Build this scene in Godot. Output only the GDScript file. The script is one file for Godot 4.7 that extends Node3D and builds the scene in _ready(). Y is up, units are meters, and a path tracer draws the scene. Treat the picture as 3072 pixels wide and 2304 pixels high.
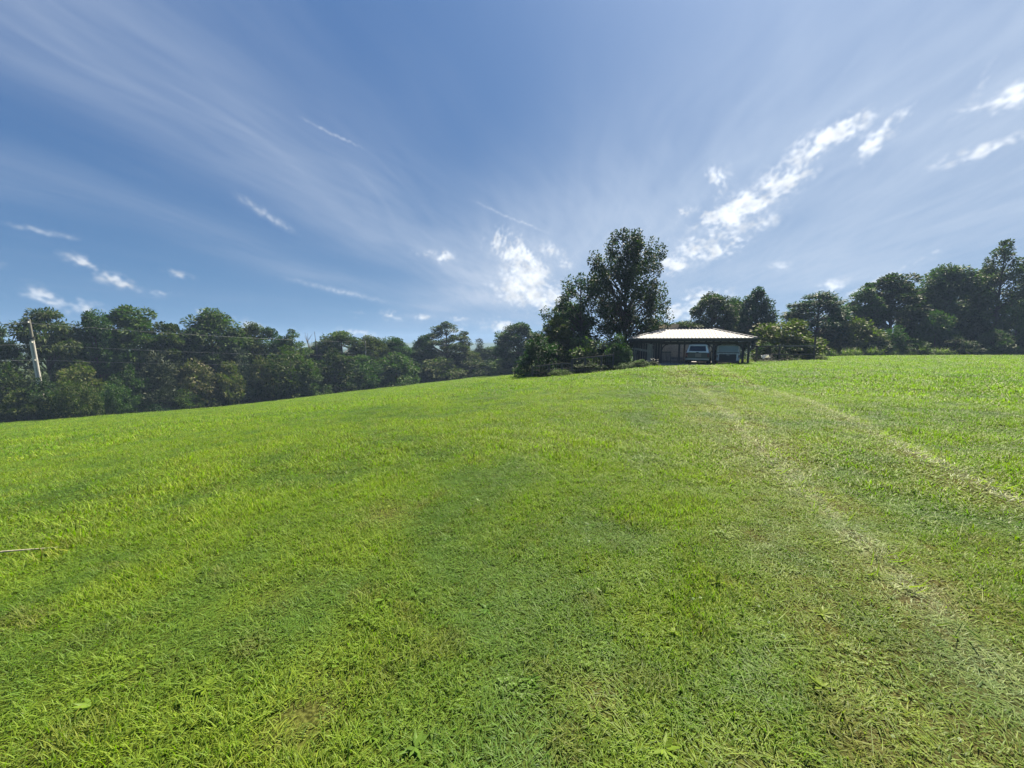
extends Node3D
# A mown field on a hill top, a wood down the left side, another on the right, and a carport with a car in front of a house.

const BLOBS := [
	[0.4, 12.8, 1.64, 3.42, 58, 1.00], [2.0, 9.3, 2.78, 3.26, -39, 1.00], [3.7, 6.7, 4.05, 1.96, -15, 1.00], [-0.1, 7.7, 2.70, 1.56, 0, 0.80],
	[5.6, 13.1, 0.86, 1.99, 69, 0.45], [7.7, 11.1, 0.92, 0.75, -1, 0.45], [-10.0, 11.9, 1.30, 0.74, 2, 0.80], [-11.6, 12.5, 1.93, 0.49, 2, 0.40],
	[-17.0, 3.8, 1.37, 0.64, 1, 0.60], [-21.7, 4.1, 1.29, 0.50, 2, 0.40], [-12.8, 3.6, 1.30, 0.52, 1, 0.50], [-8.2, 3.5, 1.60, 0.46, 1, 0.50],
	[-1.2, 2.4, 2.18, 1.01, 0, 1.00], [-8.5, 1.9, 1.74, 0.67, 0, 0.60], [-47.0, 7.7, 1.33, 0.50, -21, 0.56], [-45.2, 6.3, 1.57, 0.56, -25, 0.64],
	[-48.5, 3.8, 2.49, 0.85, -17, 0.76], [-42.0, 5.4, 1.33, 0.35, -0, 0.48], [-40.3, 7.5, 1.22, 0.36, -12, 0.32], [-52.4, 6.7, 0.41, 0.32, 9, 0.40],
	[-34.0, 2.0, 1.86, 0.68, -11, 0.48], [-38.5, 3.5, 0.91, 0.53, -23, 0.48], [-21.8, 1.4, 2.34, 0.57, -8, 0.48], [38.7, 21.9, 2.15, 1.04, 17, 1.00],
	[36.0, 20.6, 1.62, 1.31, 34, 0.90], [34.2, 18.5, 2.34, 1.56, 23, 0.95], [30.6, 16.5, 3.26, 1.42, 18, 0.90], [28.2, 15.6, 3.51, 1.63, 2, 0.80],
	[26.6, 12.3, 3.26, 1.42, 2, 1.05], [26.9, 19.7, 1.55, 1.23, -59, 0.60], [23.1, 16.8, 1.38, 0.68, 13, 0.50], [31.8, 14.1, 2.27, 0.76, 14, 0.50],
	[42.4, 20.9, 1.60, 0.81, 43, 0.95], [41.3, 19.7, 1.09, 0.93, 36, 0.80], [49.5, 20.5, 2.23, 0.70, 2, 0.75], [50.8, 20.8, 1.40, 0.83, 2, 0.70],
	[49.3, 17.2, 2.52, 0.53, 10, 0.70], [48.0, 16.7, 1.34, 0.33, 11, 0.60], [22.2, 10.3, 1.65, 1.47, 28, 0.90], [24.7, 4.9, 3.84, 1.47, 20, 0.90],
	[45.8, 8.2, 1.27, 0.32, 28, 0.70], [42.4, 6.2, 2.01, 0.49, 32, 0.70], [38.9, 6.2, 1.79, 0.73, 21, 0.60], [48.6, 22.4, 1.08, 0.38, 66, 0.40],
	[34.4, 9.1, 1.38, 0.42, -6, 0.30]
]

class Geo:
	var v := PackedVector3Array()
	var n := PackedVector3Array()
	var c := PackedColorArray()
	var ix := PackedInt32Array()

	func tri(a: Vector3, b: Vector3, d: Vector3, col := Color.WHITE) -> void:
		var k := v.size()
		var nn := (d - a).cross(b - a).normalized()
		v.append(a); v.append(b); v.append(d)
		n.append(nn); n.append(nn); n.append(nn)
		c.append(col); c.append(col); c.append(col)
		ix.append(k); ix.append(k + 1); ix.append(k + 2)

	func quad(a: Vector3, b: Vector3, d: Vector3, e: Vector3, col := Color.WHITE) -> void:
		tri(a, b, d, col)
		tri(a, d, e, col)

	func hexa(p: Array, col := Color.WHITE) -> void:   # p: four bottom corners, then four top ones, counter-clockwise seen from above
		var mid := Vector3.ZERO
		for q in p:
			mid += q / 8.0
		for f in [[0, 1, 2, 3], [4, 5, 6, 7], [0, 1, 5, 4], [1, 2, 6, 5], [2, 3, 7, 6], [3, 0, 4, 7]]:
			var a: Vector3 = p[f[0]]
			var b: Vector3 = p[f[1]]
			var d: Vector3 = p[f[2]]
			var e: Vector3 = p[f[3]]
			var nn := (d - a).cross(b - a)
			if nn.dot((a + b + d + e) / 4.0 - mid) < 0.0:
				quad(a, e, d, b, col)
			else:
				quad(a, b, d, e, col)

	func box(at: Vector3, size: Vector3, bas := Basis.IDENTITY, col := Color.WHITE) -> void:
		var h := size / 2.0
		var p := []
		for y in [-1, 1]:
			for k in [[-1, -1], [1, -1], [1, 1], [-1, 1]]:
				p.append(at + bas * Vector3(k[0] * h.x, y * h.y, k[1] * h.z))
		hexa(p, col)

	func bar(a: Vector3, b: Vector3, w: float, t: float, up := Vector3.UP, col := Color.WHITE) -> void:   # a straight timber from a to b
		var z := (b - a).normalized()
		var x := up.cross(z).normalized()
		box((a + b) / 2.0, Vector3(w, t, a.distance_to(b)), Basis(x, z.cross(x), z), col)

	func tube(pts: Array, radii: Array, sides := 7, col := Color.WHITE) -> void:
		var k := v.size()
		for j in pts.size():
			var dir: Vector3 = (pts[mini(j + 1, pts.size() - 1)] - pts[maxi(j - 1, 0)]).normalized()
			var s := dir.cross(Vector3(0.31, 0.2, 0.93)).normalized()
			var t := dir.cross(s)
			for q in sides:
				var a := TAU * q / sides
				var o := s * cos(a) + t * sin(a)
				v.append(pts[j] + o * radii[j]); n.append(o); c.append(col)
		for j in pts.size() - 1:
			for q in sides:
				var a := k + j * sides + q
				var b := k + j * sides + (q + 1) % sides
				ix.append(a); ix.append(a + sides); ix.append(b)
				ix.append(b); ix.append(a + sides); ix.append(b + sides)

	func disc(at: Vector3, axis: Vector3, r: float, depth: float, sides := 16, inner := 0.0) -> void:
		var s := axis.cross(Vector3(0.31, 0.9, 0.23)).normalized()
		var t := axis.cross(s)
		for q in sides:
			var a := TAU * q / sides
			var b := TAU * (q + 1) / sides
			var o := s * cos(a) + t * sin(a)
			var p := s * cos(b) + t * sin(b)
			var h := axis * depth / 2.0
			quad(at + o * r - h, at + p * r - h, at + p * r + h, at + o * r + h)
			for e in [-1.0, 1.0]:
				if inner > 0.0:
					quad(at + o * r + h * e, at + p * r + h * e, at + p * inner + h * e * 1.15, at + o * inner + h * e * 1.15)
				else:
					tri(at + o * r + h * e, at + p * r + h * e, at + h * e * 1.15)

	func leaf(p: Vector3, dir: Vector3, nrm: Vector3, ln: float, wd: float, col: Color) -> void:
		var k := v.size()
		var s := dir.cross(nrm).normalized()
		var nn := s.cross(dir)
		v.append(p)
		v.append(p + dir * ln * 0.45 + s * wd * 0.5 - nn * wd * 0.12)
		v.append(p + dir * ln - nn * ln * 0.1)
		v.append(p + dir * ln * 0.45 - s * wd * 0.5 - nn * wd * 0.12)
		n.append(nn); n.append((nn + s * 0.35).normalized()); n.append(nn); n.append((nn - s * 0.35).normalized())
		for q in 4:
			c.append(col)
		ix.append(k); ix.append(k + 2); ix.append(k + 1)
		ix.append(k); ix.append(k + 3); ix.append(k + 2)

	func blade(p: Vector3, yaw: float, ln: float, wd: float, lean: float, curl: float, col: Color, segs := 3) -> void:
		var k := v.size()
		var out := Vector3(cos(yaw), 0, sin(yaw))
		var s := Vector3(-sin(yaw), 0, cos(yaw))
		var at := p
		var a := lean
		for j in segs + 1:
			var t := float(j) / segs
			var w := wd * 0.5 * (1.0 - t * t * 0.92)
			var up := out * sin(a) + Vector3.UP * cos(a)
			var nn := Vector3.UP * sin(a) - out * cos(a)
			v.append(at - s * w); v.append(at + s * w)
			n.append((nn - s * 0.3).normalized()); n.append((nn + s * 0.3).normalized())
			c.append(col); c.append(col)
			at += up * ln / segs
			a += curl / segs
		for j in segs:
			var q := k + j * 2
			ix.append(q); ix.append(q + 2); ix.append(q + 1)
			ix.append(q + 1); ix.append(q + 2); ix.append(q + 3)

	func done(m: Material) -> ArrayMesh:
		var a := []
		a.resize(Mesh.ARRAY_MAX)
		a[Mesh.ARRAY_VERTEX] = v
		a[Mesh.ARRAY_NORMAL] = n
		a[Mesh.ARRAY_COLOR] = c
		a[Mesh.ARRAY_INDEX] = ix
		var out := ArrayMesh.new()
		out.add_surface_from_arrays(Mesh.PRIMITIVE_TRIANGLES, a)
		out.surface_set_material(0, m)
		return out

var rng := RandomNumberGenerator.new()
var used := {}
var M := {}
var land := PackedFloat32Array()
const X0 := -110.0
const Z0 := -150.0
const NX := 241
const NZ := 191
var n_big := FastNoiseLite.new()
var n_mid := FastNoiseLite.new()
var n_fine := FastNoiseLite.new()

# ------------------------------------------------------------------ naming
func numbered(called: String) -> String:
	if not used.has(called):
		used[called] = 0
		return called
	used[called] += 1
	return "%s_%03d" % [called, used[called]]

func tag(o: Node, label := "", category := "", group := "", kind := "") -> void:
	if label: o.set_meta("label", label)
	if category: o.set_meta("category", category)
	if group: o.set_meta("group", group)
	if kind: o.set_meta("kind", kind)

func thing(called: String, label: String, category: String, at := Vector3.ZERO, turn := 0.0, group := "") -> Node3D:
	var o := Node3D.new()
	o.name = numbered(called)
	add_child(o)
	o.position = at
	o.rotation.y = turn
	tag(o, label, category, group)
	return o

func put(called: String, mesh: Mesh, parent: Node, at := Vector3.ZERO) -> MeshInstance3D:
	var o := MeshInstance3D.new()
	o.mesh = mesh
	o.position = at
	if parent == self:
		o.name = numbered(called)
		add_child(o)
	else:
		var k := 0
		var nm := called
		while parent.has_node(nm):
			k += 1
			nm = "%s_%03d" % [called, k]
		o.name = nm
		parent.add_child(o)
	return o

func one_box(called: String, parent: Node, at: Vector3, size: Vector3, m: Material, bas := Basis.IDENTITY) -> MeshInstance3D:
	var g := Geo.new()
	g.box(at, size, bas)
	return put(called, g.done(m), parent)

func one_bar(called: String, parent: Node, a: Vector3, b: Vector3, w: float, t: float, m: Material, up := Vector3.UP) -> MeshInstance3D:
	var g := Geo.new()
	g.bar(a, b, w, t, up)
	return put(called, g.done(m), parent)

# ------------------------------------------------------------------ materials
func noise(freq: float, sd: int, oct := 4) -> FastNoiseLite:
	var f := FastNoiseLite.new()
	f.noise_type = FastNoiseLite.TYPE_SIMPLEX_SMOOTH
	f.frequency = freq
	f.seed = sd
	f.fractal_octaves = oct
	return f

func tex(freq: float, sd: int, lo: float, hi: float, stretch := 1.0) -> Texture2D:   # a grey noise that multiplies a colour
	var size := 256
	var im := Image.create_empty(size, size, false, Image.FORMAT_RGB8)
	var f := noise(freq, sd)
	for y in size:
		for x in size:
			var a := float(x) / size
			var q := f.get_noise_3d(cos(a * TAU) * 40.7, sin(a * TAU) * 40.7, y * stretch) * 0.5 + 0.5
			var r := f.get_noise_3d(cos(a * TAU) * 40.7, sin(a * TAU) * 40.7, (y - size) * stretch) * 0.5 + 0.5
			var t := smoothstep(0.75, 1.0, float(y) / size)
			var g := lerpf(lo, hi, lerpf(q, r, t))
			im.set_pixel(x, y, Color(g, g, g))
	return ImageTexture.create_from_image(im)

func mat(lin: Color, rough := 0.8, metal := 0.0, t: Texture2D = null, scale := 1.0) -> StandardMaterial3D:
	var m := StandardMaterial3D.new()
	m.albedo_color = lin.linear_to_srgb()
	m.roughness = rough
	m.metallic = metal
	if t:
		m.albedo_texture = t
		m.uv1_triplanar = true
		m.uv1_scale = Vector3.ONE * scale
	return m

func leaf_mat(rough: float, through: Color) -> StandardMaterial3D:
	var m := StandardMaterial3D.new()
	m.albedo_color = Color.WHITE
	m.vertex_color_use_as_albedo = true
	m.roughness = rough
	m.cull_mode = BaseMaterial3D.CULL_DISABLED
	m.backlight_enabled = true
	m.backlight = through
	return m

func make_materials() -> void:
	var grain := tex(0.06, 5, 0.55, 1.0, 0.12)
	var speck := tex(0.05, 9, 0.6, 1.0)
	M.leaf = leaf_mat(0.6, Color(0.72, 0.9, 0.36))
	M.leaf_gloss = leaf_mat(0.55, Color(0.66, 0.82, 0.36))
	M.needle = leaf_mat(0.7, Color(0.25, 0.32, 0.15))
	M.grass = leaf_mat(0.45, Color(0.86, 1.0, 0.3))
	M.grass.metallic_specular = 0.26
	M.leaf.metallic_specular = 0.3
	M.leaf_gloss.metallic_specular = 0.24
	M.flat_grass = leaf_mat(0.36, Color(0.4, 0.45, 0.25))
	M.bark = mat(Color(0.09, 0.075, 0.06), 0.9, 0.0, grain, 0.8)
	M.dead_bark = mat(Color(0.26, 0.24, 0.22), 0.9, 0.0, grain, 0.8)
	M.pole = mat(Color(0.62, 0.61, 0.56), 0.85, 0.0, grain, 1.2)
	M.pole_top = mat(Color(0.25, 0.245, 0.2), 0.9, 0.0, grain, 1.2)
	M.guard = mat(Color(0.85, 0.83, 0.75), 0.5, 0.0, speck, 0.7)
	M.wire = mat(Color(0.22, 0.23, 0.24), 0.5, 0.3)
	M.iron = mat(Color(0.05, 0.05, 0.05), 0.5, 0.5)
	M.board = mat(Color(0.055, 0.055, 0.055), 0.85, 0.0, grain, 1.0)
	M.board_b = mat(Color(0.075, 0.072, 0.07), 0.85, 0.0, grain, 1.3)
	M.timber = mat(Color(0.09, 0.085, 0.085), 0.85, 0.0, grain, 1.0)
	M.grey_wood = mat(Color(0.24, 0.235, 0.22), 0.85, 0.0, grain, 1.0)
	M.rail = mat(Color(0.12, 0.12, 0.115), 0.85, 0.0, grain, 1.0)
	M.lath = mat(Color(0.5, 0.5, 0.5), 0.8, 0.0, grain, 1.0)
	M.roof = mat(Color(0.31, 0.322, 0.338), 0.65, 0.0, speck, 0.3)
	M.roof.metallic_specular = 0.3
	M.cream = mat(Color(0.72, 0.65, 0.52), 0.8, 0.0, speck, 0.4)
	M.cream_b = mat(Color(0.66, 0.6, 0.5), 0.8, 0.0, speck, 0.5)
	M.dark_roof = mat(Color(0.05, 0.05, 0.052), 0.9, 0.0, speck, 1.0)
	M.glass = mat(Color(0.03, 0.035, 0.045), 0.06)
	M.glass.metallic_specular = 0.5
	M.teal_glass = mat(Color(0.24, 0.29, 0.3), 0.12)
	M.slab = mat(Color(0.5, 0.49, 0.45), 0.85, 0.0, speck, 0.6)
	M.car_green = mat(Color(0.012, 0.022, 0.02), 0.3)
	M.car_green.clearcoat_enabled = true
	M.car_green.clearcoat = 0.8
	M.car_white = mat(Color(0.85, 0.88, 0.87), 0.3)
	M.car_white.clearcoat_enabled = true
	M.chrome = mat(Color(0.3, 0.31, 0.32), 0.4, 0.5)
	M.tyre = mat(Color(0.02, 0.02, 0.02), 0.9)
	M.rim = mat(Color(0.45, 0.46, 0.47), 0.4, 0.8)
	M.red_lamp = mat(Color(0.12, 0.012, 0.01), 0.2)
	M.tan = mat(Color(0.2, 0.17, 0.14), 0.4)
	M.black = mat(Color(0.015, 0.016, 0.018), 0.6)
	M.white_paint = mat(Color(0.8, 0.82, 0.84), 0.4, 0.0, speck, 0.5)
	M.petal = mat(Color(0.8, 0.8, 0.76), 0.7)
	M.petal.backlight_enabled = true
	M.petal.backlight = Color(0.5, 0.5, 0.45)
	M.straw = mat(Color(0.55, 0.5, 0.36), 0.6, 0.0, grain, 2.0)

# ------------------------------------------------------------------ sky
func fbm(f: FastNoiseLite, x: float, y: float, z := 0.0) -> float:
	return f.get_noise_3d(x, y, z)

func make_sky() -> PanoramaSkyMaterial:
	var w := 3072
	var h := 1536
	var per := w / 360.0
	var fray := noise(1.0, 31, 5)
	var streak := noise(1.0, 12, 4)
	var wide := noise(1.0, 77, 3)
	var mask := PackedFloat32Array()
	mask.resize(w * h / 2)
	for b in BLOBS:   # small heaped clouds: azimuth, elevation, half lengths, turn in degrees, strength
		var reach: float = maxf(b[2], b[3]) * 2.2
		var ca := cos(deg_to_rad(b[4]))
		var sa := sin(deg_to_rad(b[4]))
		for y in range(maxi(0, int((90.0 - b[1] - reach) * per)), mini(h / 2 - 1, int((90.0 - b[1] + reach) * per)) + 1):
			var el := 90.0 - (y + 0.5) / per
			for x in range(int((180.0 + b[0] - reach) * per), int((180.0 + b[0] + reach) * per) + 1):
				var az := (x + 0.5) / per - 180.0
				var dx: float = az - b[0]
				var dy: float = el - b[1]
				var p := (dx * ca + dy * sa) / b[2] as float
				var q := (-dx * sa + dy * ca) / b[3] as float
				var g: float = exp(-0.9 * (p * p + q * q)) * b[5]
				if g < 0.03:
					continue
				var lx := dx * ca + dy * sa
				var ly := -dx * sa + dy * ca
				var f := fbm(fray, lx * 0.34 + b[0], ly * 0.5 + b[1]) * 0.8 + fbm(fray, lx * 1.2 + b[0], ly * 1.7 + b[1], 9.0) * 0.55
				var d := (0.6 * smoothstep(-0.05, 1.2, g * 1.0 + f * 1.45) + 0.4 * smoothstep(0.35, 1.3, g * 1.1 + f * 1.5)) * minf(1.0, g * 2.2) * 0.9
				var at := posmod(x - w / 2, w) + y * w
				mask[at] = 1.0 - (1.0 - mask[at]) * (1.0 - d)
	for t in [[-27.7, 26.0, -19.6, 23.9, 0.11, 0.36], [-6.2, 19.5, 5.9, 15.0, 0.11, 0.4], [-52.0, 10.4, -47.1, 10.0, 0.2, 0.4], [-34.9, 17.0, -28.4, 13.5, 0.35, 0.4], [-30.7, 8.2, -16.9, 5.5, 0.25, 0.35]]:   # old vapour trails
		var a := Vector2(t[0], t[1])
		var b := Vector2(t[2], t[3])
		for y in range(int((90.0 - a.y - 1.5) * per), int((90.0 - b.y + 1.5) * per)):
			for x in range(int((178.5 + a.x) * per), int((181.5 + b.x) * per)):
				var q := Vector2((x + 0.5) / per - 180.0, 90.0 - (y + 0.5) / per)
				var s := clampf((q - a).dot(b - a) / (b - a).length_squared(), 0.0, 1.0)
				var off := fbm(fray, q.x * 0.8, 3.0) * 0.25
				var e := (q - a).cross((b - a).normalized()) + off
				var g: float = exp(-e * e / (t[4] * t[4])) * t[5] * sin(PI * clampf(s, 0.02, 0.98)) * (0.7 + fbm(fray, q.x * 2.0, q.y * 2.0))
				if (q - a).dot(b - a) < 0.0 or s >= 1.0:
					continue
				var at := posmod(x - w / 2, w) + y * w
				mask[at] = maxf(mask[at], clampf(g, 0.0, 1.0))
	var data := PackedFloat32Array()
	data.resize(w * h * 3)
	var sun := Vector3(cos(deg_to_rad(SUN_EL)) * sin(deg_to_rad(SUN_AZ)), sin(deg_to_rad(SUN_EL)), -cos(deg_to_rad(SUN_EL)) * cos(deg_to_rad(SUN_AZ)))
	var ca := cos(deg_to_rad(13.0))
	var sa := sin(deg_to_rad(13.0))
	for y in h / 2:
		var el := (90.0 - (y + 0.5) / per)
		var sy := sin(deg_to_rad(el))
		var cy := cos(deg_to_rad(el))
		var low := exp(-el / 13.0)
		for x in w:
			var az := deg_to_rad((x + 0.5) / per - (360.0 if x >= w / 2 else 0.0))   # column 0 looks along -z
			var d := Vector3(cy * sin(az), sy, -cy * cos(az))
			var ang := rad_to_deg(acos(clampf(d.dot(sun), -1.0, 1.0)))
			var near := exp(-ang / 12.0)
			var wider := exp(-ang * ang / 2600.0)
			var r := lerpf(0.014, 0.13, low) + wider * (0.05 + 0.37 * low) + near * 0.62
			var g := lerpf(0.083, 0.272, low) + wider * (0.075 + 0.42 * low) + near * 0.66
			var bl := lerpf(0.268, 0.45, low) + wider * (0.105 + 0.42 * low) + near * 0.68
			# high ice cloud: a sheet of long streaks that run away along one heading
			var px := d.x / (sy + 0.06)
			var pz := d.z / (sy + 0.06)
			var u := px * sa - pz * ca
			var v := px * ca + pz * sa
			var warp := fbm(wide, u * 0.4, v * 0.4) * 0.55
			var patch := fbm(wide, u * 0.45 + 3.0, v * 0.7, 5.0)
			var s1 := fbm(streak, (v + warp * 0.5) * 1.7, u * 0.34, 2.0)
			var f1 := 1.0 - absf(fbm(streak, (v + warp * 0.35 + u * 0.12) * 3.4, u * 0.55, 7.0)) * 2.2
			var f2 := 1.0 - absf(fbm(streak, (v - u * 0.22 + warp * 0.3) * 6.0, u * 1.1, 11.0)) * 2.0
			var thread := clampf(f1, 0.0, 1.0) * 0.6 + clampf(f2, 0.0, 1.0) * 0.4
			var band := 0.42 * exp(-pow((v + 1.5 + warp * 0.5) / 0.5, 2.0)) + 0.22 * exp(-pow((v + 2.9 + warp * 0.6) / 0.4, 2.0)) + 0.07 * exp(-pow((v + 5.1) / 0.9, 2.0)) + 0.18 * exp(-pow((v + 0.8 + warp * 0.3) / 0.3, 2.0)) * smoothstep(1.6, 2.6, u)
			var veil := 0.52 * smoothstep(-0.9, 0.9, v + (u - 2.0) * 0.8 + warp * 0.4)
			var ice := clampf(band * (0.62 + 0.36 * thread + 0.42 * s1 + 0.5 * patch) + veil * (0.8 + 0.3 * thread + 0.4 * patch) + 0.035 * thread * clampf(0.5 + patch * 2.0, 0.0, 1.0), 0.0, 1.0) * clampf(el / 7.0, 0.25, 1.0)
			r = lerpf(r, 0.37 + near * 0.8 + wider * 0.33, ice * 0.85)
			g = lerpf(g, 0.435 + near * 0.8 + wider * 0.36, ice * 0.85)
			bl = lerpf(bl, 0.56 + near * 0.7 + wider * 0.34, ice * 0.85)
			var m := mask[y * w + x]
			if m > 0.002:
				var body := 0.84 + wider * 0.22 + 0.35 * fbm(fray, az * 30.0, el * 0.6, 4.0) + near * 0.6
				r = lerpf(r, body * 0.84, m * 0.92)
				g = lerpf(g, body * 0.88, m * 0.92)
				bl = lerpf(bl, body * 0.92, m * 0.92)
			var k := (y * w + x) * 3
			data[k] = r
			data[k + 1] = g
			data[k + 2] = bl
	for y in range(h / 2, h):
		for x in w:
			var k := (y * w + x) * 3
			data[k] = 0.2
			data[k + 1] = 0.27
			data[k + 2] = 0.2
	var im := Image.create_from_data(w, h, false, Image.FORMAT_RGBF, data.to_byte_array())
	var p := PanoramaSkyMaterial.new()
	p.panorama = ImageTexture.create_from_image(im)
	p.energy_multiplier = 0.37
	return p

# ------------------------------------------------------------------ land
func make_land() -> void:
	var ctl := [Vector3(-51.4, -6.40, -38.0), Vector3(-47.1, -6.29, -40.0), Vector3(-42.7, -7.40, -52.0), Vector3(-34.5, -7.15, -62.0), Vector3(-21.7, -6.70, -74.0), Vector3(-11.6, -6.09, -82.0), Vector3(0.0, -5.50, -88.0), Vector3(1.0, -1.02, -28.0), Vector3(4.2, -0.80, -28.0), Vector3(7.2, -0.51, -28.0), Vector3(10.1, -0.15, -28.0), Vector3(13.7, -0.16, -29.5), Vector3(19.7, 0.05, -30.5), Vector3(26.0, 0.10, -33.0), Vector3(42.7, -0.01, -46.0), Vector3(53.3, -0.02, -48.0), Vector3(63.8, -0.02, -48.0), Vector3(0.0, 0.00, 0.0), Vector3(4.0, 0.05, 0.0), Vector3(-4.0, -0.30, 0.0), Vector3(-3.0, -0.15, -4.0), Vector3(3.0, 0.00, -4.0), Vector3(-25.0, -3.00, -19.0), Vector3(-12.0, -1.35, -8.0), Vector3(0.0, -0.25, -10.0), Vector3(0.0, -1.10, -30.0), Vector3(12.0, -0.10, -16.0), Vector3(30.0, 0.10, -20.0), Vector3(8.0, -0.12, -24.0), Vector3(-90.0, -10.00, -60.0), Vector3(-60.0, -10.00, -110.0), Vector3(0.0, -9.00, -140.0), Vector3(60.0, -4.00, -120.0), Vector3(120.0, -2.00, -90.0), Vector3(110.0, 0.50, -20.0), Vector3(60.0, 0.30, -5.0), Vector3(-40.0, -4.50, 5.0), Vector3(-80.0, -9.00, 0.0), Vector3(0.0, 0.10, 20.0), Vector3(16.0, -0.50, -40.0), Vector3(0.0, -1.95, -40.0), Vector3(0.0, -3.55, -60.0), Vector3(-20.0, -4.90, -50.0), Vector3(-10.0, -2.60, -30.0), Vector3(-24.0, -4.20, -32.0), Vector3(30.0, -1.20, -60.0)]
	var m: int = ctl.size()
	var a := []
	for i in m + 3:
		var row := PackedFloat64Array()
		row.resize(m + 4)
		a.append(row)
	for i in m:
		for j in m:
			var r2: float = pow(ctl[i].x - ctl[j].x, 2) + pow(ctl[i].z - ctl[j].z, 2)
			a[i][j] = (r2 * log(r2) if r2 > 1e-6 else 0.0) + (5.0 if i == j else 0.0)
		a[i][m] = 1.0
		a[i][m + 1] = ctl[i].x
		a[i][m + 2] = ctl[i].z
		a[i][m + 3] = ctl[i].y
		a[m][i] = 1.0
		a[m + 1][i] = ctl[i].x
		a[m + 2][i] = ctl[i].z
	for k in m + 3:
		var best := k
		for i in range(k, m + 3):
			if absf(a[i][k]) > absf(a[best][k]):
				best = i
		var sw = a[k]
		a[k] = a[best]
		a[best] = sw
		for i in range(k + 1, m + 3):
			var q: float = a[i][k] / a[k][k]
			if q != 0.0:
				for j in range(k, m + 4):
					a[i][j] -= q * a[k][j]
	var w := PackedFloat64Array()
	w.resize(m + 3)
	for k in range(m + 2, -1, -1):
		var t: float = a[k][m + 3]
		for j in range(k + 1, m + 3):
			t -= a[k][j] * w[j]
		w[k] = t / a[k][k]
	var bump := noise(0.22, 3, 3)
	land.resize(NX * NZ)
	for iz in NZ:
		for x in NX:
			var px := X0 + x
			var pz := Z0 + iz
			var t := w[m] + w[m + 1] * px + w[m + 2] * pz
			for i in m:
				var q: Vector3 = ctl[i]
				var r2 := (px - q.x) * (px - q.x) + (pz - q.z) * (pz - q.z)
				if r2 > 1e-6:
					t += w[i] * r2 * log(r2)
			land[iz * NX + x] = clampf(t, -14.0, 3.0) + bump.get_noise_2d(px, pz) * 0.05

func ground(x: float, z: float) -> float:
	var fx := clampf(x - X0, 0.0, NX - 1.001)
	var fz := clampf(z - Z0, 0.0, NZ - 1.001)
	var i := int(fx)
	var k := int(fz)
	var a := k * NX + i
	return lerpf(lerpf(land[a], land[a + 1], fx - i), lerpf(land[a + NX], land[a + NX + 1], fx - i), fz - k)

func along(poly: Array, z: float) -> float:   # x of a line that runs from far to near, at z
	var k := 0
	while k < poly.size() - 2 and z > poly[k + 1].y:
		k += 1
	var a: Vector2 = poly[k]
	var b: Vector2 = poly[k + 1]
	return a.x + (b.x - a.x) * (z - a.y) / (b.y - a.y)

const TRACK_LEFT := [Vector2(12.6, -30), Vector2(7.79, -16.3), Vector2(6.37, -12.1), Vector2(4.96, -8.4), Vector2(3.98, -6.06), Vector2(3.25, -4.19), Vector2(2.6, -2.4), Vector2(2.31, -1.58), Vector2(1.4, 1.0)]
const TRACK_RIGHT := [Vector2(15.4, -30), Vector2(11.12, -18.6), Vector2(9.73, -14.5), Vector2(8.6, -10.8), Vector2(7.48, -8.2), Vector2(5.8, -5.25), Vector2(5.12, -3.7), Vector2(3.6, 0.0)]
const STRIP_EDGE := [Vector2(11.8, -30), Vector2(8.22, -21), Vector2(5.25, -12.2), Vector2(3.48, -7.2), Vector2(2.46, -4.36), Vector2(1.84, -2.87), Vector2(1.14, -1.29), Vector2(0.6, 0.0)]
const BARE := [Vector3(0.37, -1.61, 0.14), Vector3(-1.47, -2.34, 0.16), Vector3(-0.9, -1.52, 0.12), Vector3(2.01, -2.97, 0.25), Vector3(2.11, -1.7, 0.24), Vector3(2.4, -2.21, 0.22), Vector3(-1.2, -3.6, 0.25), Vector3(0.9, -1.2, 0.16)]

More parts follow.
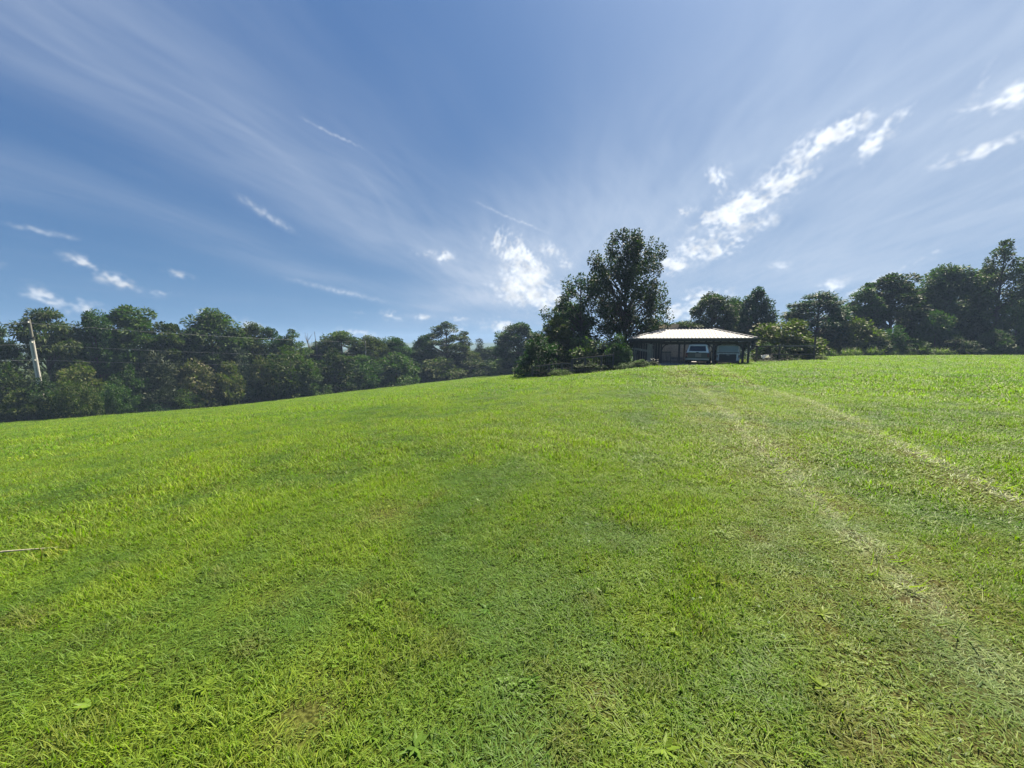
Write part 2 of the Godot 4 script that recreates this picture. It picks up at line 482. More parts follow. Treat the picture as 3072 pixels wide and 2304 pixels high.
func turf(x: float, z: float) -> Array:   # [colour, height, how flattened, how worn]
	var big := n_big.get_noise_2d(x, z)
	var mid := n_mid.get_noise_2d(x, z)
	var fine := n_fine.get_noise_2d(x, z)
	var tl := absf(x - along(TRACK_LEFT, z)) * 0.88
	var tr := absf(x - along(TRACK_RIGHT, z)) * 0.88
	var inside := smoothstep(-0.25, 0.3, x - along(STRIP_EDGE, z) + mid * 0.35) * smoothstep(0.3, -0.2, x - along(TRACK_RIGHT, z))
	var worn := inside * clampf(0.62 + mid * 0.8 - 0.5 * smoothstep(0.9, 0.2, absf(x - (along(TRACK_LEFT, z) + along(TRACK_RIGHT, z)) / 2.0)), 0.0, 1.0)
	var flat := maxf(exp(-pow(tl / 0.13, 2.0)) * lerpf(0.45, 0.85, clampf((-z - 1.5) / 5.0, 0.0, 1.0)), exp(-pow(tr / 0.11, 2.0)) * 1.1) * clampf(0.75 + fine * 0.9, 0.0, 1.0)
	for b in BARE:
		var r2: float = (Vector2(x, z) - Vector2(b.x, b.y)).length_squared() / (b.z * b.z)
		if r2 < 4.0:
			worn = maxf(worn, exp(-r2) * (1.05 + mid))
	var c := Color(0.124, 0.218, 0.03)
	c = c.lerp(Color(0.218, 0.31, 0.032), clampf(0.45 + big * 0.75 + mid * 0.75, 0.0, 1.0))
	c = c.lerp(Color(0.08, 0.165, 0.035), clampf(-big * 0.5 - mid * 0.9 - 0.15, 0.0, 0.32))
	c = c.lerp(Color(0.22, 0.19, 0.075), clampf(fine * 1.0 - 0.24, 0.0, 0.42))
	c = c.lerp(Color(0.21, 0.215, 0.07), worn * 0.3)
	c = c.lerp(Color(0.46, 0.49, 0.33), minf(flat, 1.0) * 0.85)
	var tall := clampf(1.0 + mid * 0.85 + big * 0.3 + fine * 0.6, 0.4, 1.9) * (1.0 - 0.55 * worn) * (1.0 - 0.45 * flat)
	return [c, tall, flat, worn]

func make_ground() -> void:
	var g := Geo.new()
	var xs := []
	var zs := []
	for x in NX:   # one metre apart, a fifth of that near the viewer
		xs.append(X0 + x)
		if X0 + x >= -6.0 and X0 + x < 9.0:
			for k in range(1, 5): xs.append(X0 + x + k * 0.2)
	for z in NZ:
		zs.append(Z0 + z)
		if Z0 + z >= -9.0 and Z0 + z < 1.0:
			for k in range(1, 5): zs.append(Z0 + z + k * 0.2)
	var nx := xs.size()
	var nz := zs.size()
	for pz in zs:
		for px in xs:
			g.v.append(Vector3(px, ground(px, pz), pz))
			g.n.append(Vector3(ground(px - 1.0, pz) - ground(px + 1.0, pz), 2.0, ground(px, pz - 1.0) - ground(px, pz + 1.0)).normalized())
			var t := turf(px, pz)
			var c: Color = t[0]
			var bare: float = t[3]
			g.c.append(c.lerp(Color(0.11, 0.09, 0.045), 0.3).lerp(Color(0.15, 0.11, 0.07), clampf(bare * 0.7, 0.0, 0.5)))
	for iz in nz - 1:
		for x in nx - 1:
			var a := iz * nx + x
			g.ix.append(a); g.ix.append(a + 1); g.ix.append(a + nx)
			g.ix.append(a + 1); g.ix.append(a + nx + 1); g.ix.append(a + nx)
	var rim := []
	for x in nx: rim.append(x)
	for iz in range(1, nz): rim.append(iz * nx + nx - 1)
	for x in range(nx - 2, -1, -1): rim.append((nz - 1) * nx + x)
	for iz in range(nz - 2, -1, -1): rim.append(iz * nx)
	var k := g.v.size()
	for r in rim:
		var p := g.v[r]
		var d := Vector3(p.x, 0, p.z).normalized()
		g.v.append(d * 700.0 + Vector3(0, -9, 0))
		g.n.append(Vector3.UP)
		g.c.append(Color(0.07, 0.11, 0.03))
	for i in rim.size() - 1:
		g.ix.append(rim[i]); g.ix.append(k + i); g.ix.append(k + i + 1)
		g.ix.append(rim[i]); g.ix.append(k + i + 1); g.ix.append(rim[i + 1])
	var m := StandardMaterial3D.new()
	m.vertex_color_use_as_albedo = true
	m.roughness = 1.0
	m.metallic_specular = 0.05
	m.albedo_texture = tex(0.16, 21, 0.1, 1.0)
	m.uv1_triplanar = true
	m.uv1_world_triplanar = true
	m.uv1_scale = Vector3.ONE * 1.3
	var o := put("ground", g.done(m), self)
	tag(o, "grassy hilltop field falling away to the left", "", "", "structure")

# ------------------------------------------------------------------ grass
func tuft(blades: int, radius: float, ln: float, wd: float, segs: int, sd: int, droop := 1.0) -> ArrayMesh:
	rng.seed = sd
	var g := Geo.new()
	for i in blades:
		var a := rng.randf() * TAU
		var r := radius * sqrt(rng.randf())
		var l := ln * rng.randf_range(0.45, 1.25)
		var v := rng.randf_range(0.4, 1.15) if rng.randf() < 0.72 else rng.randf_range(1.2, 2.0)
		var col := Color(v * rng.randf_range(0.85, 1.15), v, v)
		if rng.randf() < 0.045:
			col = Color(1.9, 1.35, 4.0) * 0.9   # a dry blade
		g.blade(Vector3(cos(a) * r, -0.008, sin(a) * r), rng.randf() * TAU, l, wd * rng.randf_range(0.6, 1.4), rng.randf_range(0.3, 1.2), rng.randf_range(0.4, 1.7) * droop, col, segs)
	return g.done(M.grass)

func limit_depth(bearing: float) -> float:   # how far the open field reaches in a direction (x per metre of depth)
	var t := [[-1.6, 37.0], [-1.33, 38.5], [-1.16, 41.0], [-0.81, 53.0], [-0.55, 63.0], [-0.29, 75.0], [-0.14, 83.0], [0.02, 90.0], [0.03, 29.5], [0.33, 29.5], [0.37, 29.0], [0.46, 30.0], [0.63, 31.0], [0.78, 33.5], [0.82, 48.0], [1.1, 51.0], [1.6, 51.0]]
	for k in t.size() - 1:
		if bearing <= t[k + 1][0]:
			return lerpf(t[k][1], t[k + 1][1], clampf((bearing - t[k][0]) / (t[k + 1][0] - t[k][0]), 0.0, 1.0))
	return 50.0

func sow(called: String, label: String, meshes: Array, near: float, far: float, per_m2: float, sd: int, fade := 0.25, lay := false) -> void:
	rng.seed = sd
	var places := []
	var tints := []
	for m in meshes:
		places.append([])
		tints.append([])
	var d0 := -near - 0.0
	var half := 1.55 * (far + 1.0) + 1.0
	var count := int(per_m2 * half * 2.0 * (far + 1.2))
	for i in count:
		var z := 1.2 - rng.randf() * (far + 1.2)
		var x := rng.randf_range(-half, half)
		var keep := rng.randf()
		var spin := rng.randf() * TAU
		var sz := rng.randf_range(0.75, 1.3)
		var lx := rng.randf_range(-1.0, 1.0)
		var lz := rng.randf_range(-1.0, 1.0)
		var hue := rng.randf_range(-1.0, 1.0)
		if absf(x) > 1.5 * (-z + 1.4) + 0.6:
			continue
		var d := Vector2(x, z).length()
		if d > far or d < near * (1.0 - fade):
			continue
		if d < near and keep > (d - near * (1.0 - fade)) / (near * fade):
			continue
		if d > far * (1.0 - fade) and far < 80.0 and keep > (far - d) / (far * fade):
			continue
		if z < -20.0 and -z > limit_depth(x / -z) - 0.3:
			continue
		var t := turf(x, z)
		var flat: float = t[2]
		var worn: float = t[3]
		if lay and keep > flat * 1.2 - 0.1:
			continue
		if not lay and keep * 0.999 < worn * worn * 0.45:
			continue
		var c: Color = t[0]
		var h: float = t[1] * sz
		var bas := Basis(Vector3.UP, spin)
		if lay:
			bas = Basis(Vector3(1, 0, lz * 0.6).normalized(), deg_to_rad(70.0 + 14.0 * lx)) * Basis(Vector3.UP, spin)
		else:
			bas = Basis(Vector3(lx, 0, lz).normalized(), 0.22 * absf(hue)) * bas
		var kind := int(meshes.size() * pow(rng.randf(), 1.35))
		places[kind].append(Transform3D(bas.scaled(Vector3(sz, h, sz) if not lay else Vector3.ONE * sz), Vector3(x, ground(x, z), z)))
		tints[kind].append(Color(c.r * (1.0 + 0.18 * hue), c.g * (1.0 + 0.10 * hue), c.b))
	for k in meshes.size():
		var mm := MultiMesh.new()
		mm.transform_format = MultiMesh.TRANSFORM_3D
		mm.use_colors = true
		mm.mesh = meshes[k]
		mm.instance_count = places[k].size()
		for i in places[k].size():
			mm.set_instance_transform(i, places[k][i])
			mm.set_instance_color(i, tints[k][i])
		var o := MultiMeshInstance3D.new()
		o.multimesh = mm
		o.name = numbered(called)
		add_child(o)
		tag(o, label, "grass", "", "stuff")

func weed_plant(sd: int, clover: bool) -> ArrayMesh:
	rng.seed = sd
	var g := Geo.new()
	for i in (34 if clover else 11):
		var a := rng.randf() * TAU
		var v := rng.randf_range(0.7, 1.3)
		var col := Color(v * 0.9, v * 0.92, v * 0.9)
		if clover:   # little three-leaved stalks
			var r := 0.09 * sqrt(rng.randf())
			var p := Vector3(cos(a) * r, rng.randf_range(0.012, 0.03), sin(a) * r)
			for k in 3:
				var b := a + TAU * k / 3.0
				g.leaf(p, Vector3(cos(b), 0.25, sin(b)).normalized(), Vector3.UP, 0.010, 0.009, col)
		else:        # a flat rosette
			var up := rng.randf_range(0.15, 0.9)
			g.leaf(Vector3(0, 0.008, 0), Vector3(cos(a), up, sin(a)).normalized(), Vector3.UP, rng.randf_range(0.03, 0.06), rng.randf_range(0.010, 0.018), col)
	return g.done(M.grass)

func stalks(sd: int) -> ArrayMesh:   # a dry stem lying askew
	rng.seed = sd
	var g := Geo.new()
	for i in 2:
		g.blade(Vector3(rng.randf_range(-0.05, 0.05), 0.012, rng.randf_range(-0.05, 0.05)), rng.randf() * TAU, rng.randf_range(0.08, 0.2), 0.0035, rng.randf_range(0.9, 1.35), rng.randf_range(-0.1, 0.3), Color(2.4, 1.75, 5.0), 3)
	return g.done(M.grass)

func make_grass() -> void:
	sow("broadleaf_weeds", "broad-leaved weeds and clover among the grass close to the viewer", [weed_plant(141, true), weed_plant(142, false), weed_plant(143, true), weed_plant(144, false)], 0.0, 8.0, 5.0, 205)
	sow("dry_stalks", "dry straw stalks scattered over the grass close to the viewer", [stalks(151), stalks(152), stalks(153)], 0.0, 9.0, 7.0, 206)
	sow("near_grass", "blades of mown grass close to the viewer", [tuft(15, 0.045, 0.052, 0.0036, 3, 101), tuft(13, 0.05, 0.062, 0.0042, 3, 102), tuft(18, 0.045, 0.036, 0.0034, 2, 103), tuft(8, 0.05, 0.075, 0.0058, 4, 104, 1.3), tuft(16, 0.05, 0.03, 0.0062, 2, 105, 0.8), tuft(3, 0.03, 0.11, 0.0048, 5, 106, 1.6)], 0.0, 6.5, 1500.0, 201)
	sow("mid_grass", "mown grass in the middle of the field", [tuft(26, 0.13, 0.075, 0.0075, 3, 111), tuft(24, 0.14, 0.085, 0.009, 3, 112)], 6.0, 20.0, 170.0, 202)
	sow("far_grass", "mown grass over the far part of the field", [tuft(34, 0.36, 0.10, 0.02, 2, 121), tuft(34, 0.40, 0.11, 0.022, 2, 122)], 19.0, 92.0, 20.0, 203)
	sow("flattened_grass", "pale flattened grass lying in the two wheel tracks", [tuft(14, 0.09, 0.12, 0.006, 2, 131, 0.4), tuft(12, 0.10, 0.14, 0.007, 2, 132, 0.4)], 0.0, 28.0, 60.0, 204, 0.1, true)

# ------------------------------------------------------------------ trees
func random_dir() -> Vector3:
	var z := rng.randf_range(-1.0, 1.0)
	var a := rng.randf() * TAU
	var r := sqrt(1.0 - z * z)
	return Vector3(r * cos(a), z, r * sin(a))

func shape_at(kind: String, t: float) -> float:   # half width of the crown at a height from 0 to 1
	match kind:
		"round": return sqrt(maxf(0.0, 1.0 - pow(2.0 * t - 1.0, 2.0)))
		"dome": return sqrt(maxf(0.02, 1.0 - pow(t, 2.2)))
		"oval": return pow(maxf(0.0, sin(PI * pow(t, 0.8))), 0.6)
		"egg": return pow(maxf(0.0, sin(PI * pow(t, 0.55))), 0.75)
		"crown": return pow(maxf(0.0, sin(PI * pow(t, 0.8))), 0.4)
		"cone": return (1.0 - pow(t, 1.15)) * 0.95 + 0.06
		"vase": return pow(maxf(0.0, sin(PI * pow(t, 1.25))), 0.5)
		"lean": return 0.45 + 0.55 * sin(PI * t)
	return 1.0

# o: height, radius, from (where the crown starts, 0..1), shape, puffs, puff (radius), leaves (per puff), long, wide, a, b (colours), flatten, droop, inner
func make_tree(sd: int, o: Dictionary) -> Array:
	rng.seed = sd
	var lump := noise(1.0, sd, 2)
	var h: float = o.height
	var g := Geo.new()
	var wood := Geo.new()
	var bend := Vector3(rng.randf_range(-0.4, 0.4), 0, rng.randf_range(-0.4, 0.4)) * h * 0.06
	var axis := func(y: float) -> Vector3: return Vector3(0, y, 0) + bend * sin(y / h * 3.0)
	var r0: float = o.get("trunk", h * 0.018)
	var pts := []
	var rad := []
	for k in 7:
		var y := h * 0.86 * k / 6.0
		pts.append(axis.call(y) - Vector3(0, 0.25 if k == 0 else 0.0, 0))
		rad.append(r0 * (1.0 - 0.13 * k) * (1.35 if k == 0 else 1.0))
	wood.tube(pts, rad, 8)
	var centres := []
	var tries := 0
	var sep: float = o.puff * o.get("apart", 0.8)
	while centres.size() < o.puffs and tries < o.puffs * 30:
		tries += 1
		var t := rng.randf()
		var a := rng.randf() * TAU
		var half: float = shape_at(o.shape, t)
		if rng.randf() > half + 0.15:
			continue
		var dirn := Vector3(cos(a), 0, sin(a))
		var out: float = half * o.radius * (1.0 + o.get("lumpy", 0.42) * lump.get_noise_3d(dirn.x * 1.1, t * 2.2, dirn.z * 1.1))
		var rr := lerpf(o.get("inner", 0.45), 1.0, sqrt(rng.randf()))
		var y: float = h * lerpf(o.from, 1.0, t) - o.puff * 0.4 * t
		var p: Vector3 = axis.call(y) + dirn * maxf(0.0, out - o.puff * 0.45) * rr
		p.y += lump.get_noise_3d(dirn.x * 2.0, 5.0, dirn.z * 2.0) * h * 0.06 * t
		var ok := true
		for q in centres:
			if p.distance_squared_to(q[0]) < sep * sep * 0.5:
				ok = false
				break
		if ok:
			centres.append([p, o.puff * rng.randf_range(0.65, 1.25)])
	for q in centres:
		var p: Vector3 = q[0]
		var size: float = q[1]
		var flat := Vector2(p.x, p.z).length()
		var start: Vector3 = axis.call(maxf(h * 0.08, p.y - flat * rng.randf_range(0.55, 1.0) - 0.2 * size))
		var mid := (start + p) / 2.0 + Vector3(0, flat * 0.10, 0) + random_dir() * flat * 0.08
		var br: float = r0 * clampf(0.12 + 0.25 * flat / (o.radius + 0.1), 0.1, 0.4)
		wood.tube([start, mid, p], [br, br * 0.7, br * 0.3], 5)
		var tone := rng.randf_range(0.75, 1.25)
		var away := (p - axis.call(p.y - size)).normalized() as Vector3
		for i in o.leaves:
			var d := random_dir()
			var rr := pow(rng.randf(), 0.38) * size
			var at := p + Vector3(d.x * rr, d.y * rr * o.get("flatten", 0.8), d.z * rr)
			if at.y < 0.02:
				at.y = rng.randf() * 0.3
			var dir: Vector3 = (d * 0.7 + away * 0.5 + random_dir() * 0.8 + Vector3(0, -o.get("droop", 0.3), 0)).normalized()
			var nrm: Vector3 = (Vector3.UP * 0.9 + d * 0.5 + random_dir() * 0.9).normalized()
			var col: Color = o.a.lerp(o.b, rng.randf())
			col = Color(col.r * tone, col.g * tone, col.b * tone)
			var sc := rng.randf_range(0.7, 1.3)
			g.leaf(at, dir, nrm, o.long * sc, o.wide * sc, col)
	return [wood.done(M.bark), g.done(o.get("mat", M.leaf))]

func make_dead(sd: int, h: float) -> ArrayMesh:
	rng.seed = sd
	var g := Geo.new()
	for k in 5:
		var foot := Vector3(0, -0.2, 0) if k == 0 else Vector3(rng.randf_range(-0.2, 0.2), h * 0.25, rng.randf_range(-0.2, 0.2))
		var tip := Vector3(rng.randf_range(-1.9, 1.9), h * rng.randf_range(0.86, 1.0), rng.randf_range(-1.5, 1.5))
		var r := 0.16 - 0.02 * k
		g.tube([foot, foot.lerp(tip, 0.5) + Vector3(rng.randf_range(-0.3, 0.3), 0, 0), tip], [r, r * 0.65, 0.02], 6)
		for i in 7:
			var p := foot.lerp(tip, rng.randf_range(0.4, 0.9))
			var e := p + Vector3(rng.randf_range(-0.8, 0.8), rng.randf_range(0.9, 2.2), rng.randf_range(-0.8, 0.8))
			g.tube([p, p.lerp(e, 0.5) + Vector3(rng.randf_range(-0.1, 0.1), 0, 0), e], [0.05, 0.035, 0.012], 5)
	return g.done(M.dead_bark)

func make_vegetation() -> void:
	var kinds := {}   # name: [trunk mesh, crown mesh, height, width]
	var oak_a := Color(0.044, 0.068, 0.024)
	var oak_b := Color(0.09, 0.132, 0.045)
	for k in 4:
		kinds["oak%d" % k] = {"height": 12.0, "radius": 3.3, "from": [0.02, 0.0, 0.04, 0.02][k], "shape": "crown", "spread": 1.38, "puffs": [84, 78, 82, 88][k], "puff": [0.95, 1.05, 0.9, 1.0][k], "leaves": 330, "long": 0.28, "wide": 0.165, "a": oak_a, "b": oak_b, "mat": M.leaf_gloss, "seed": 300 + k}
	for k in 2:
		kinds["airy%d" % k] = {"height": 13.0, "radius": 3.6, "from": 0.08, "shape": ["oval", "egg"][k], "puffs": 84, "puff": 0.72, "apart": 1.35, "leaves": 190, "long": 0.26, "wide": 0.165, "a": oak_a, "b": oak_b, "mat": M.leaf_gloss, "seed": 320 + k, "flatten": 0.7}
	for k in 2:
		kinds["feather%d" % k] = {"height": 12.5, "radius": 3.8, "from": 0.06, "shape": ["oval", "egg"][k], "puffs": 110, "puff": 0.9, "leaves": 150, "long": 0.42, "wide": 0.13, "a": Color(0.035, 0.062, 0.022), "b": Color(0.06, 0.1, 0.035), "flatten": 0.55, "droop": 0.75, "seed": 330 + k}
	for k in 2:
		kinds["linden%d" % k] = {"height": 10.5, "radius": 3.1, "from": 0.12, "shape": ["round", "egg"][k], "puffs": 120, "puff": 0.75, "spread": 1.1, "leaves": 190, "long": 0.24, "wide": 0.16, "a": Color(0.026, 0.048, 0.024), "b": Color(0.05, 0.085, 0.04), "seed": 340 + k}
	for k in 2:
		kinds["cedar%d" % k] = {"height": 6.5, "radius": 2.0, "from": 0.0, "shape": "cone", "puffs": 90, "puff": 0.55, "inner": 0.25, "leaves": 130, "long": 0.3, "wide": 0.06, "a": Color(0.025, 0.05, 0.016), "b": Color(0.045, 0.075, 0.022), "droop": -0.35, "mat": M.needle, "seed": 350 + k}
	var bush_tone := [[Color(0.05, 0.085, 0.02), Color(0.09, 0.13, 0.03)], [Color(0.045, 0.075, 0.022), Color(0.075, 0.115, 0.035)], [Color(0.026, 0.05, 0.018), Color(0.05, 0.08, 0.028)]]
	for k in 3:
		kinds["bush%d" % k] = {"height": 4.0, "radius": 2.1, "from": -0.02, "shape": "dome", "puffs": 46, "puff": 0.62, "leaves": 150, "long": 0.2, "wide": 0.11, "a": bush_tone[k][0], "b": bush_tone[k][1], "seed": 360 + k, "trunk": 0.05}
	for k in 2:
		kinds["bushp%d" % k] = {"height": 4.0, "radius": 2.1, "from": 0.02, "shape": "dome", "puffs": 52, "puff": 0.6, "leaves": 120, "long": 0.22, "wide": 0.13, "a": Color(0.06, 0.09, 0.035), "b": Color(0.13, 0.165, 0.075), "seed": 370 + k, "trunk": 0.06}
	kinds["bushr0"] = {"height": 4.0, "radius": 2.1, "from": 0.0, "shape": "dome", "puffs": 44, "puff": 0.6, "leaves": 140, "long": 0.22, "wide": 0.13, "a": Color(0.065, 0.075, 0.032), "b": Color(0.125, 0.115, 0.06), "seed": 380, "trunk": 0.06, "mat": M.leaf_gloss}
	kinds["maple"] = {"height": 12.0, "radius": 3.7, "from": 0.06, "lumpy": 0.85, "shape": "vase", "puffs": 135, "puff": 0.6, "apart": 1.4, "inner": 0.35, "flatten": 1.35, "leaves": 210, "long": 0.18, "wide": 0.14, "a": Color(0.03, 0.052, 0.024), "b": Color(0.065, 0.10, 0.045), "seed": 391, "spread": 0.86, "mat": M.leaf_gloss, "trunk": 0.24}
	kinds["maple2"] = {"height": 8.6, "radius": 2.6, "from": 0.12, "shape": "vase", "puffs": 62, "puff": 0.52, "apart": 1.5, "flatten": 1.2, "lumpy": 0.8, "leaves": 140, "long": 0.17, "wide": 0.13, "a": Color(0.032, 0.055, 0.024), "b": Color(0.06, 0.095, 0.04), "seed": 392, "spread": 1.05, "mat": M.leaf_gloss}
	var rows := [
		["feather1", -62.1, -46.0, 13.8, 3.9, "walnut_tree", "tree", "tall tree cut off by the left edge of the photo", "trees of the wood along the left edge of the field"],
		["feather0", -56.5, -47.0, 13.9, 5.9, "walnut_tree", "tree", "broad feathery-leaved tree rising behind the utility pole", "trees of the wood along the left edge of the field"],
		["oak1", -53.7, -50.0, 13.1, 3.7, "oak_tree", "tree", "small-topped oak squeezed between the feathery tree by the pole and the tallest left oak", "trees of the wood along the left edge of the field"],
		["oak0", -52.8, -54.0, 14.6, 6.2, "oak_tree", "tree", "tallest oak of the left wood, with a knobbly raised crown", "trees of the wood along the left edge of the field"],
		["oak2", -48.9, -55.0, 12.4, 5.3, "oak_tree", "tree", "sloping shoulder oak leaning against the right of the tallest left oak", "trees of the wood along the left edge of the field"],
		["oak3", -46.1, -60.0, 14.5, 6.9, "oak_tree", "tree", "rounded tall oak standing above the pink-tinged bush of the left wood", "trees of the wood along the left edge of the field"],
		["oak1", -43.0, -64.0, 12.6, 4.7, "oak_tree", "tree", "narrow oak just right of the rounded tall oak in the left wood", "trees of the wood along the left edge of the field"],
		["oak2", -40.3, -65.0, 12.0, 4.0, "oak_tree", "tree", "slim dark oak between the narrow oak and the see-through crowned oak", "trees of the wood along the left edge of the field"],
		["airy1", -37.4, -66.0, 11.9, 5.7, "oak_tree", "tree", "oak with a see-through top immediately left of the bare dead tree", "trees of the wood along the left edge of the field"],
		["dead", -35.2, -70.0, 11.3, 4.2, "dead_tree", "tree", "leafless dead tree with bare grey upright branches above the left wood", "trees of the wood along the left edge of the field"],
		["oak0", -31.9, -72.0, 11.2, 8.9, "oak_tree", "tree", "wide domed tree just right of the bare dead tree", "trees of the wood along the left edge of the field"],
		["oak3", -27.8, -76.0, 10.2, 5.6, "oak_tree", "tree", "small rounded tree right of the wide domed tree, about where the wires end", "trees of the wood along the left edge of the field"],
		["oak1", -24.6, -80.0, 9.8, 6.8, "oak_tree", "tree", "low dark tree left of the pale dome under the see-through oak", "trees of the wood along the left edge of the field"],
		["linden1", -19.1, -84.0, 10.4, 7.2, "oak_tree", "tree", "grey-green dome of a tree on the left shoulder of the tall see-through oak", "trees of the wood along the left edge of the field"],
		["airy0", -14.5, -87.0, 12.9, 9.8, "oak_tree", "tree", "tall see-through oak standing alone above the middle of the tree line", "trees of the wood along the left edge of the field"],
		["cedar1", -7.8, -92.0, 8.7, 5.2, "cedar_tree", "tree", "pointed cedar sticking up in the dip of the tree line", "trees of the wood along the left edge of the field"],
		["oak2", -11.2, -90.0, 7.2, 7.0, "oak_tree", "tree", "low tree between the tall see-through oak and the pointed cedar", "trees of the wood along the left edge of the field"],
		["oak3", -3.9, -94.0, 7.0, 7.3, "oak_tree", "tree", "low tree right of the pointed cedar, beside the big dark round tree", "trees of the wood along the left edge of the field"],
		["linden0", 1.2, -80.0, 10.7, 8.7, "linden_tree", "tree", "big dark round-headed tree at the far end of the field, left of the garden", ""],
		["oak2", -63.7, -56.0, 12.2, 4.2, "oak_tree", "tree", "shaded tree deep in the wood right behind the feathery tree", "trees of the wood along the left edge of the field"],
		["oak3", -54.1, -64.0, 11.7, 5.6, "oak_tree", "tree", "shaded tree filling the dip left of the rounded tall oak", "trees of the wood along the left edge of the field"],
		["oak0", -51.3, -70.0, 11.4, 7.3, "oak_tree", "tree", "shaded tree showing low between the rounded tall oak and the narrow oak", "trees of the wood along the left edge of the field"],
		["oak1", -38.3, -74.0, 8.6, 8.2, "oak_tree", "tree", "shaded tree low below the bare dead tree", "trees of the wood along the left edge of the field"],
		["oak3", -23.7, -88.0, 7.4, 11.0, "oak_tree", "tree", "shaded tree low behind the pale bush of the middle tree line", "trees of the wood along the left edge of the field"],
		["bush1", -53.0, -40.0, 6.3, 3.3, "bush", "bush", "leafy bush at the left edge of the photo, left of the utility pole", "bushes along the foot of the left wood"],
		["cedar0", -50.8, -41.0, 5.8, 3.2, "cedar_tree", "tree", "spreading young cedar in front of the foot of the utility pole", "bushes along the foot of the left wood"],
		["bushp0", -48.8, -43.5, 6.3, 3.6, "bush", "bush", "silvery-leaved bush just right of the utility pole", "bushes along the foot of the left wood"],
		["bush0", -45.4, -43.5, 4.0, 2.7, "bush", "bush", "yellow-green bush between the silvery bush and the next dark bush", "bushes along the foot of the left wood"],
		["bush2", -46.0, -46.0, 5.8, 3.4, "bush", "bush", "dark bush with shining leaves left of the tall cedar", "bushes along the foot of the left wood"],
		["cedar0", -44.7, -48.5, 8.2, 5.0, "cedar_tree", "tree", "tall dark green cedar at the front of the left wood", "bushes along the foot of the left wood"],
		["bushr0", -43.0, -52.0, 6.6, 4.6, "bush", "bush", "reddish-tinged bush right of the tall dark green cedar", "bushes along the foot of the left wood"],
		["bushp1", -40.6, -55.0, 6.4, 3.7, "bush", "bush", "pale grey-leaved bush left of the mid-green cedar", "bushes along the foot of the left wood"],
		["cedar1", -40.4, -57.5, 8.2, 3.7, "cedar_tree", "tree", "mid-green cedar between the pale grey-leaved bush and the ochre bush", "bushes along the foot of the left wood"],
		["bushr0", -37.9, -58.0, 6.7, 3.3, "bush", "bush", "ochre-tinged bush right of the mid-green cedar", "bushes along the foot of the left wood"],
		["bush0", -35.0, -61.0, 8.4, 7.1, "bush", "bush", "large olive-green bush in the middle of the left wood's foot", "bushes along the foot of the left wood"],
		["bush1", -32.3, -61.5, 5.2, 4.5, "bush", "bush", "brownish low bush at the right foot of the large olive bush", "bushes along the foot of the left wood"],
		["bush2", -30.4, -66.0, 7.4, 5.9, "bush", "bush", "dark green bush under the wide domed tree", "bushes along the foot of the left wood"],
		["bush0", -27.2, -69.0, 6.2, 6.0, "bush", "bush", "green bush right of the dark green bush under the wide domed tree", "bushes along the foot of the left wood"],
		["bush1", -22.1, -73.5, 6.6, 7.7, "bush", "bush", "light green bush sloping down to the field before the middle tree line", "bushes along the foot of the left wood"],
		["bushp0", -14.9, -80.0, 5.2, 8.2, "bush", "bush", "pale round bush under the tall see-through oak", "bushes along the foot of the left wood"],
		["bush2", -19.9, -78.0, 4.5, 5.9, "bush", "bush", "dark bush left of the pale round bush under the see-through oak", "bushes along the foot of the left wood"],
		["bush2", -9.7, -85.0, 4.6, 6.6, "bush", "bush", "dark bush under the low tree left of the pointed cedar", "bushes along the foot of the left wood"],
		["bush2", -5.5, -88.0, 3.6, 6.4, "bush", "bush", "dark bush under the low tree right of the pointed cedar", "bushes along the foot of the left wood"],
		["bushp1", -0.9, -84.0, 4.5, 5.7, "small_tree", "tree", "light green small tree in front of the big dark round-headed tree", ""],
		["bush0", -45.6, -39.5, 4.4, 3.0, "bush", "bush", "rounded bush at the very front of the wood, below the silvery bush", "bushes along the foot of the left wood"],
		["bush2", -48.3, -39.2, 4.2, 2.6, "bush", "bush", "leafy bush hiding the very foot of the utility pole", "bushes along the foot of the left wood"],
		["bush1", -49.1, -38.3, 3.4, 2.8, "bush", "bush", "low tangled bush at the lower left corner of the wood", "bushes along the foot of the left wood"],
		["bush2", -44.6, -46.5, 2.6, 3.2, "bush", "bush", "low dark bush at the left foot of the tall cedar", "bushes along the foot of the left wood"],
		["bush0", -42.9, -50.0, 2.9, 3.6, "bush", "bush", "low bush at the right foot of the tall cedar", "bushes along the foot of the left wood"],
		["bush1", -41.5, -54.0, 3.1, 4.0, "bush", "bush", "low bush under the pale grey-leaved bush", "bushes along the foot of the left wood"],
		["bush2", -39.1, -57.5, 3.2, 4.5, "bush", "bush", "low bush under the ochre-tinged bush", "bushes along the foot of the left wood"],
		["bush1", -36.0, -60.0, 3.0, 4.8, "bush", "bush", "low bush at the left foot of the large olive bush", "bushes along the foot of the left wood"],
		["bush0", -28.8, -66.5, 2.8, 5.7, "bush", "bush", "low bush at the foot of the dark green bush under the domed tree", "bushes along the foot of the left wood"],
		["bush2", -25.2, -71.0, 3.1, 5.9, "bush", "bush", "low bush left of the light green sloping bush", "bushes along the foot of the left wood"],
		["maple", 11.2, -38.0, 12.8, 8.3, "maple_tree", "tree", "large tall maple towering left of the carport roof", ""],
		["maple2", 6.3, -36.5, 9.0, 5.4, "maple_tree", "tree", "smaller leaning maple on the left shoulder of the large maple", ""],
		["airy0", 3.9, -33.5, 5.0, 2.8, "small_tree", "tree", "short leafy tree at the left of the smaller leaning maple", ""],
		["bush2", 2.1, -30.5, 3.4, 2.7, "evergreen_bush", "bush", "tall dark bush at the left end of the garden fence", ""],
		["oak3", 6.0, -39.0, 6.7, 3.4, "small_tree", "tree", "shaded tree filling the gap behind the smaller leaning maple", ""],
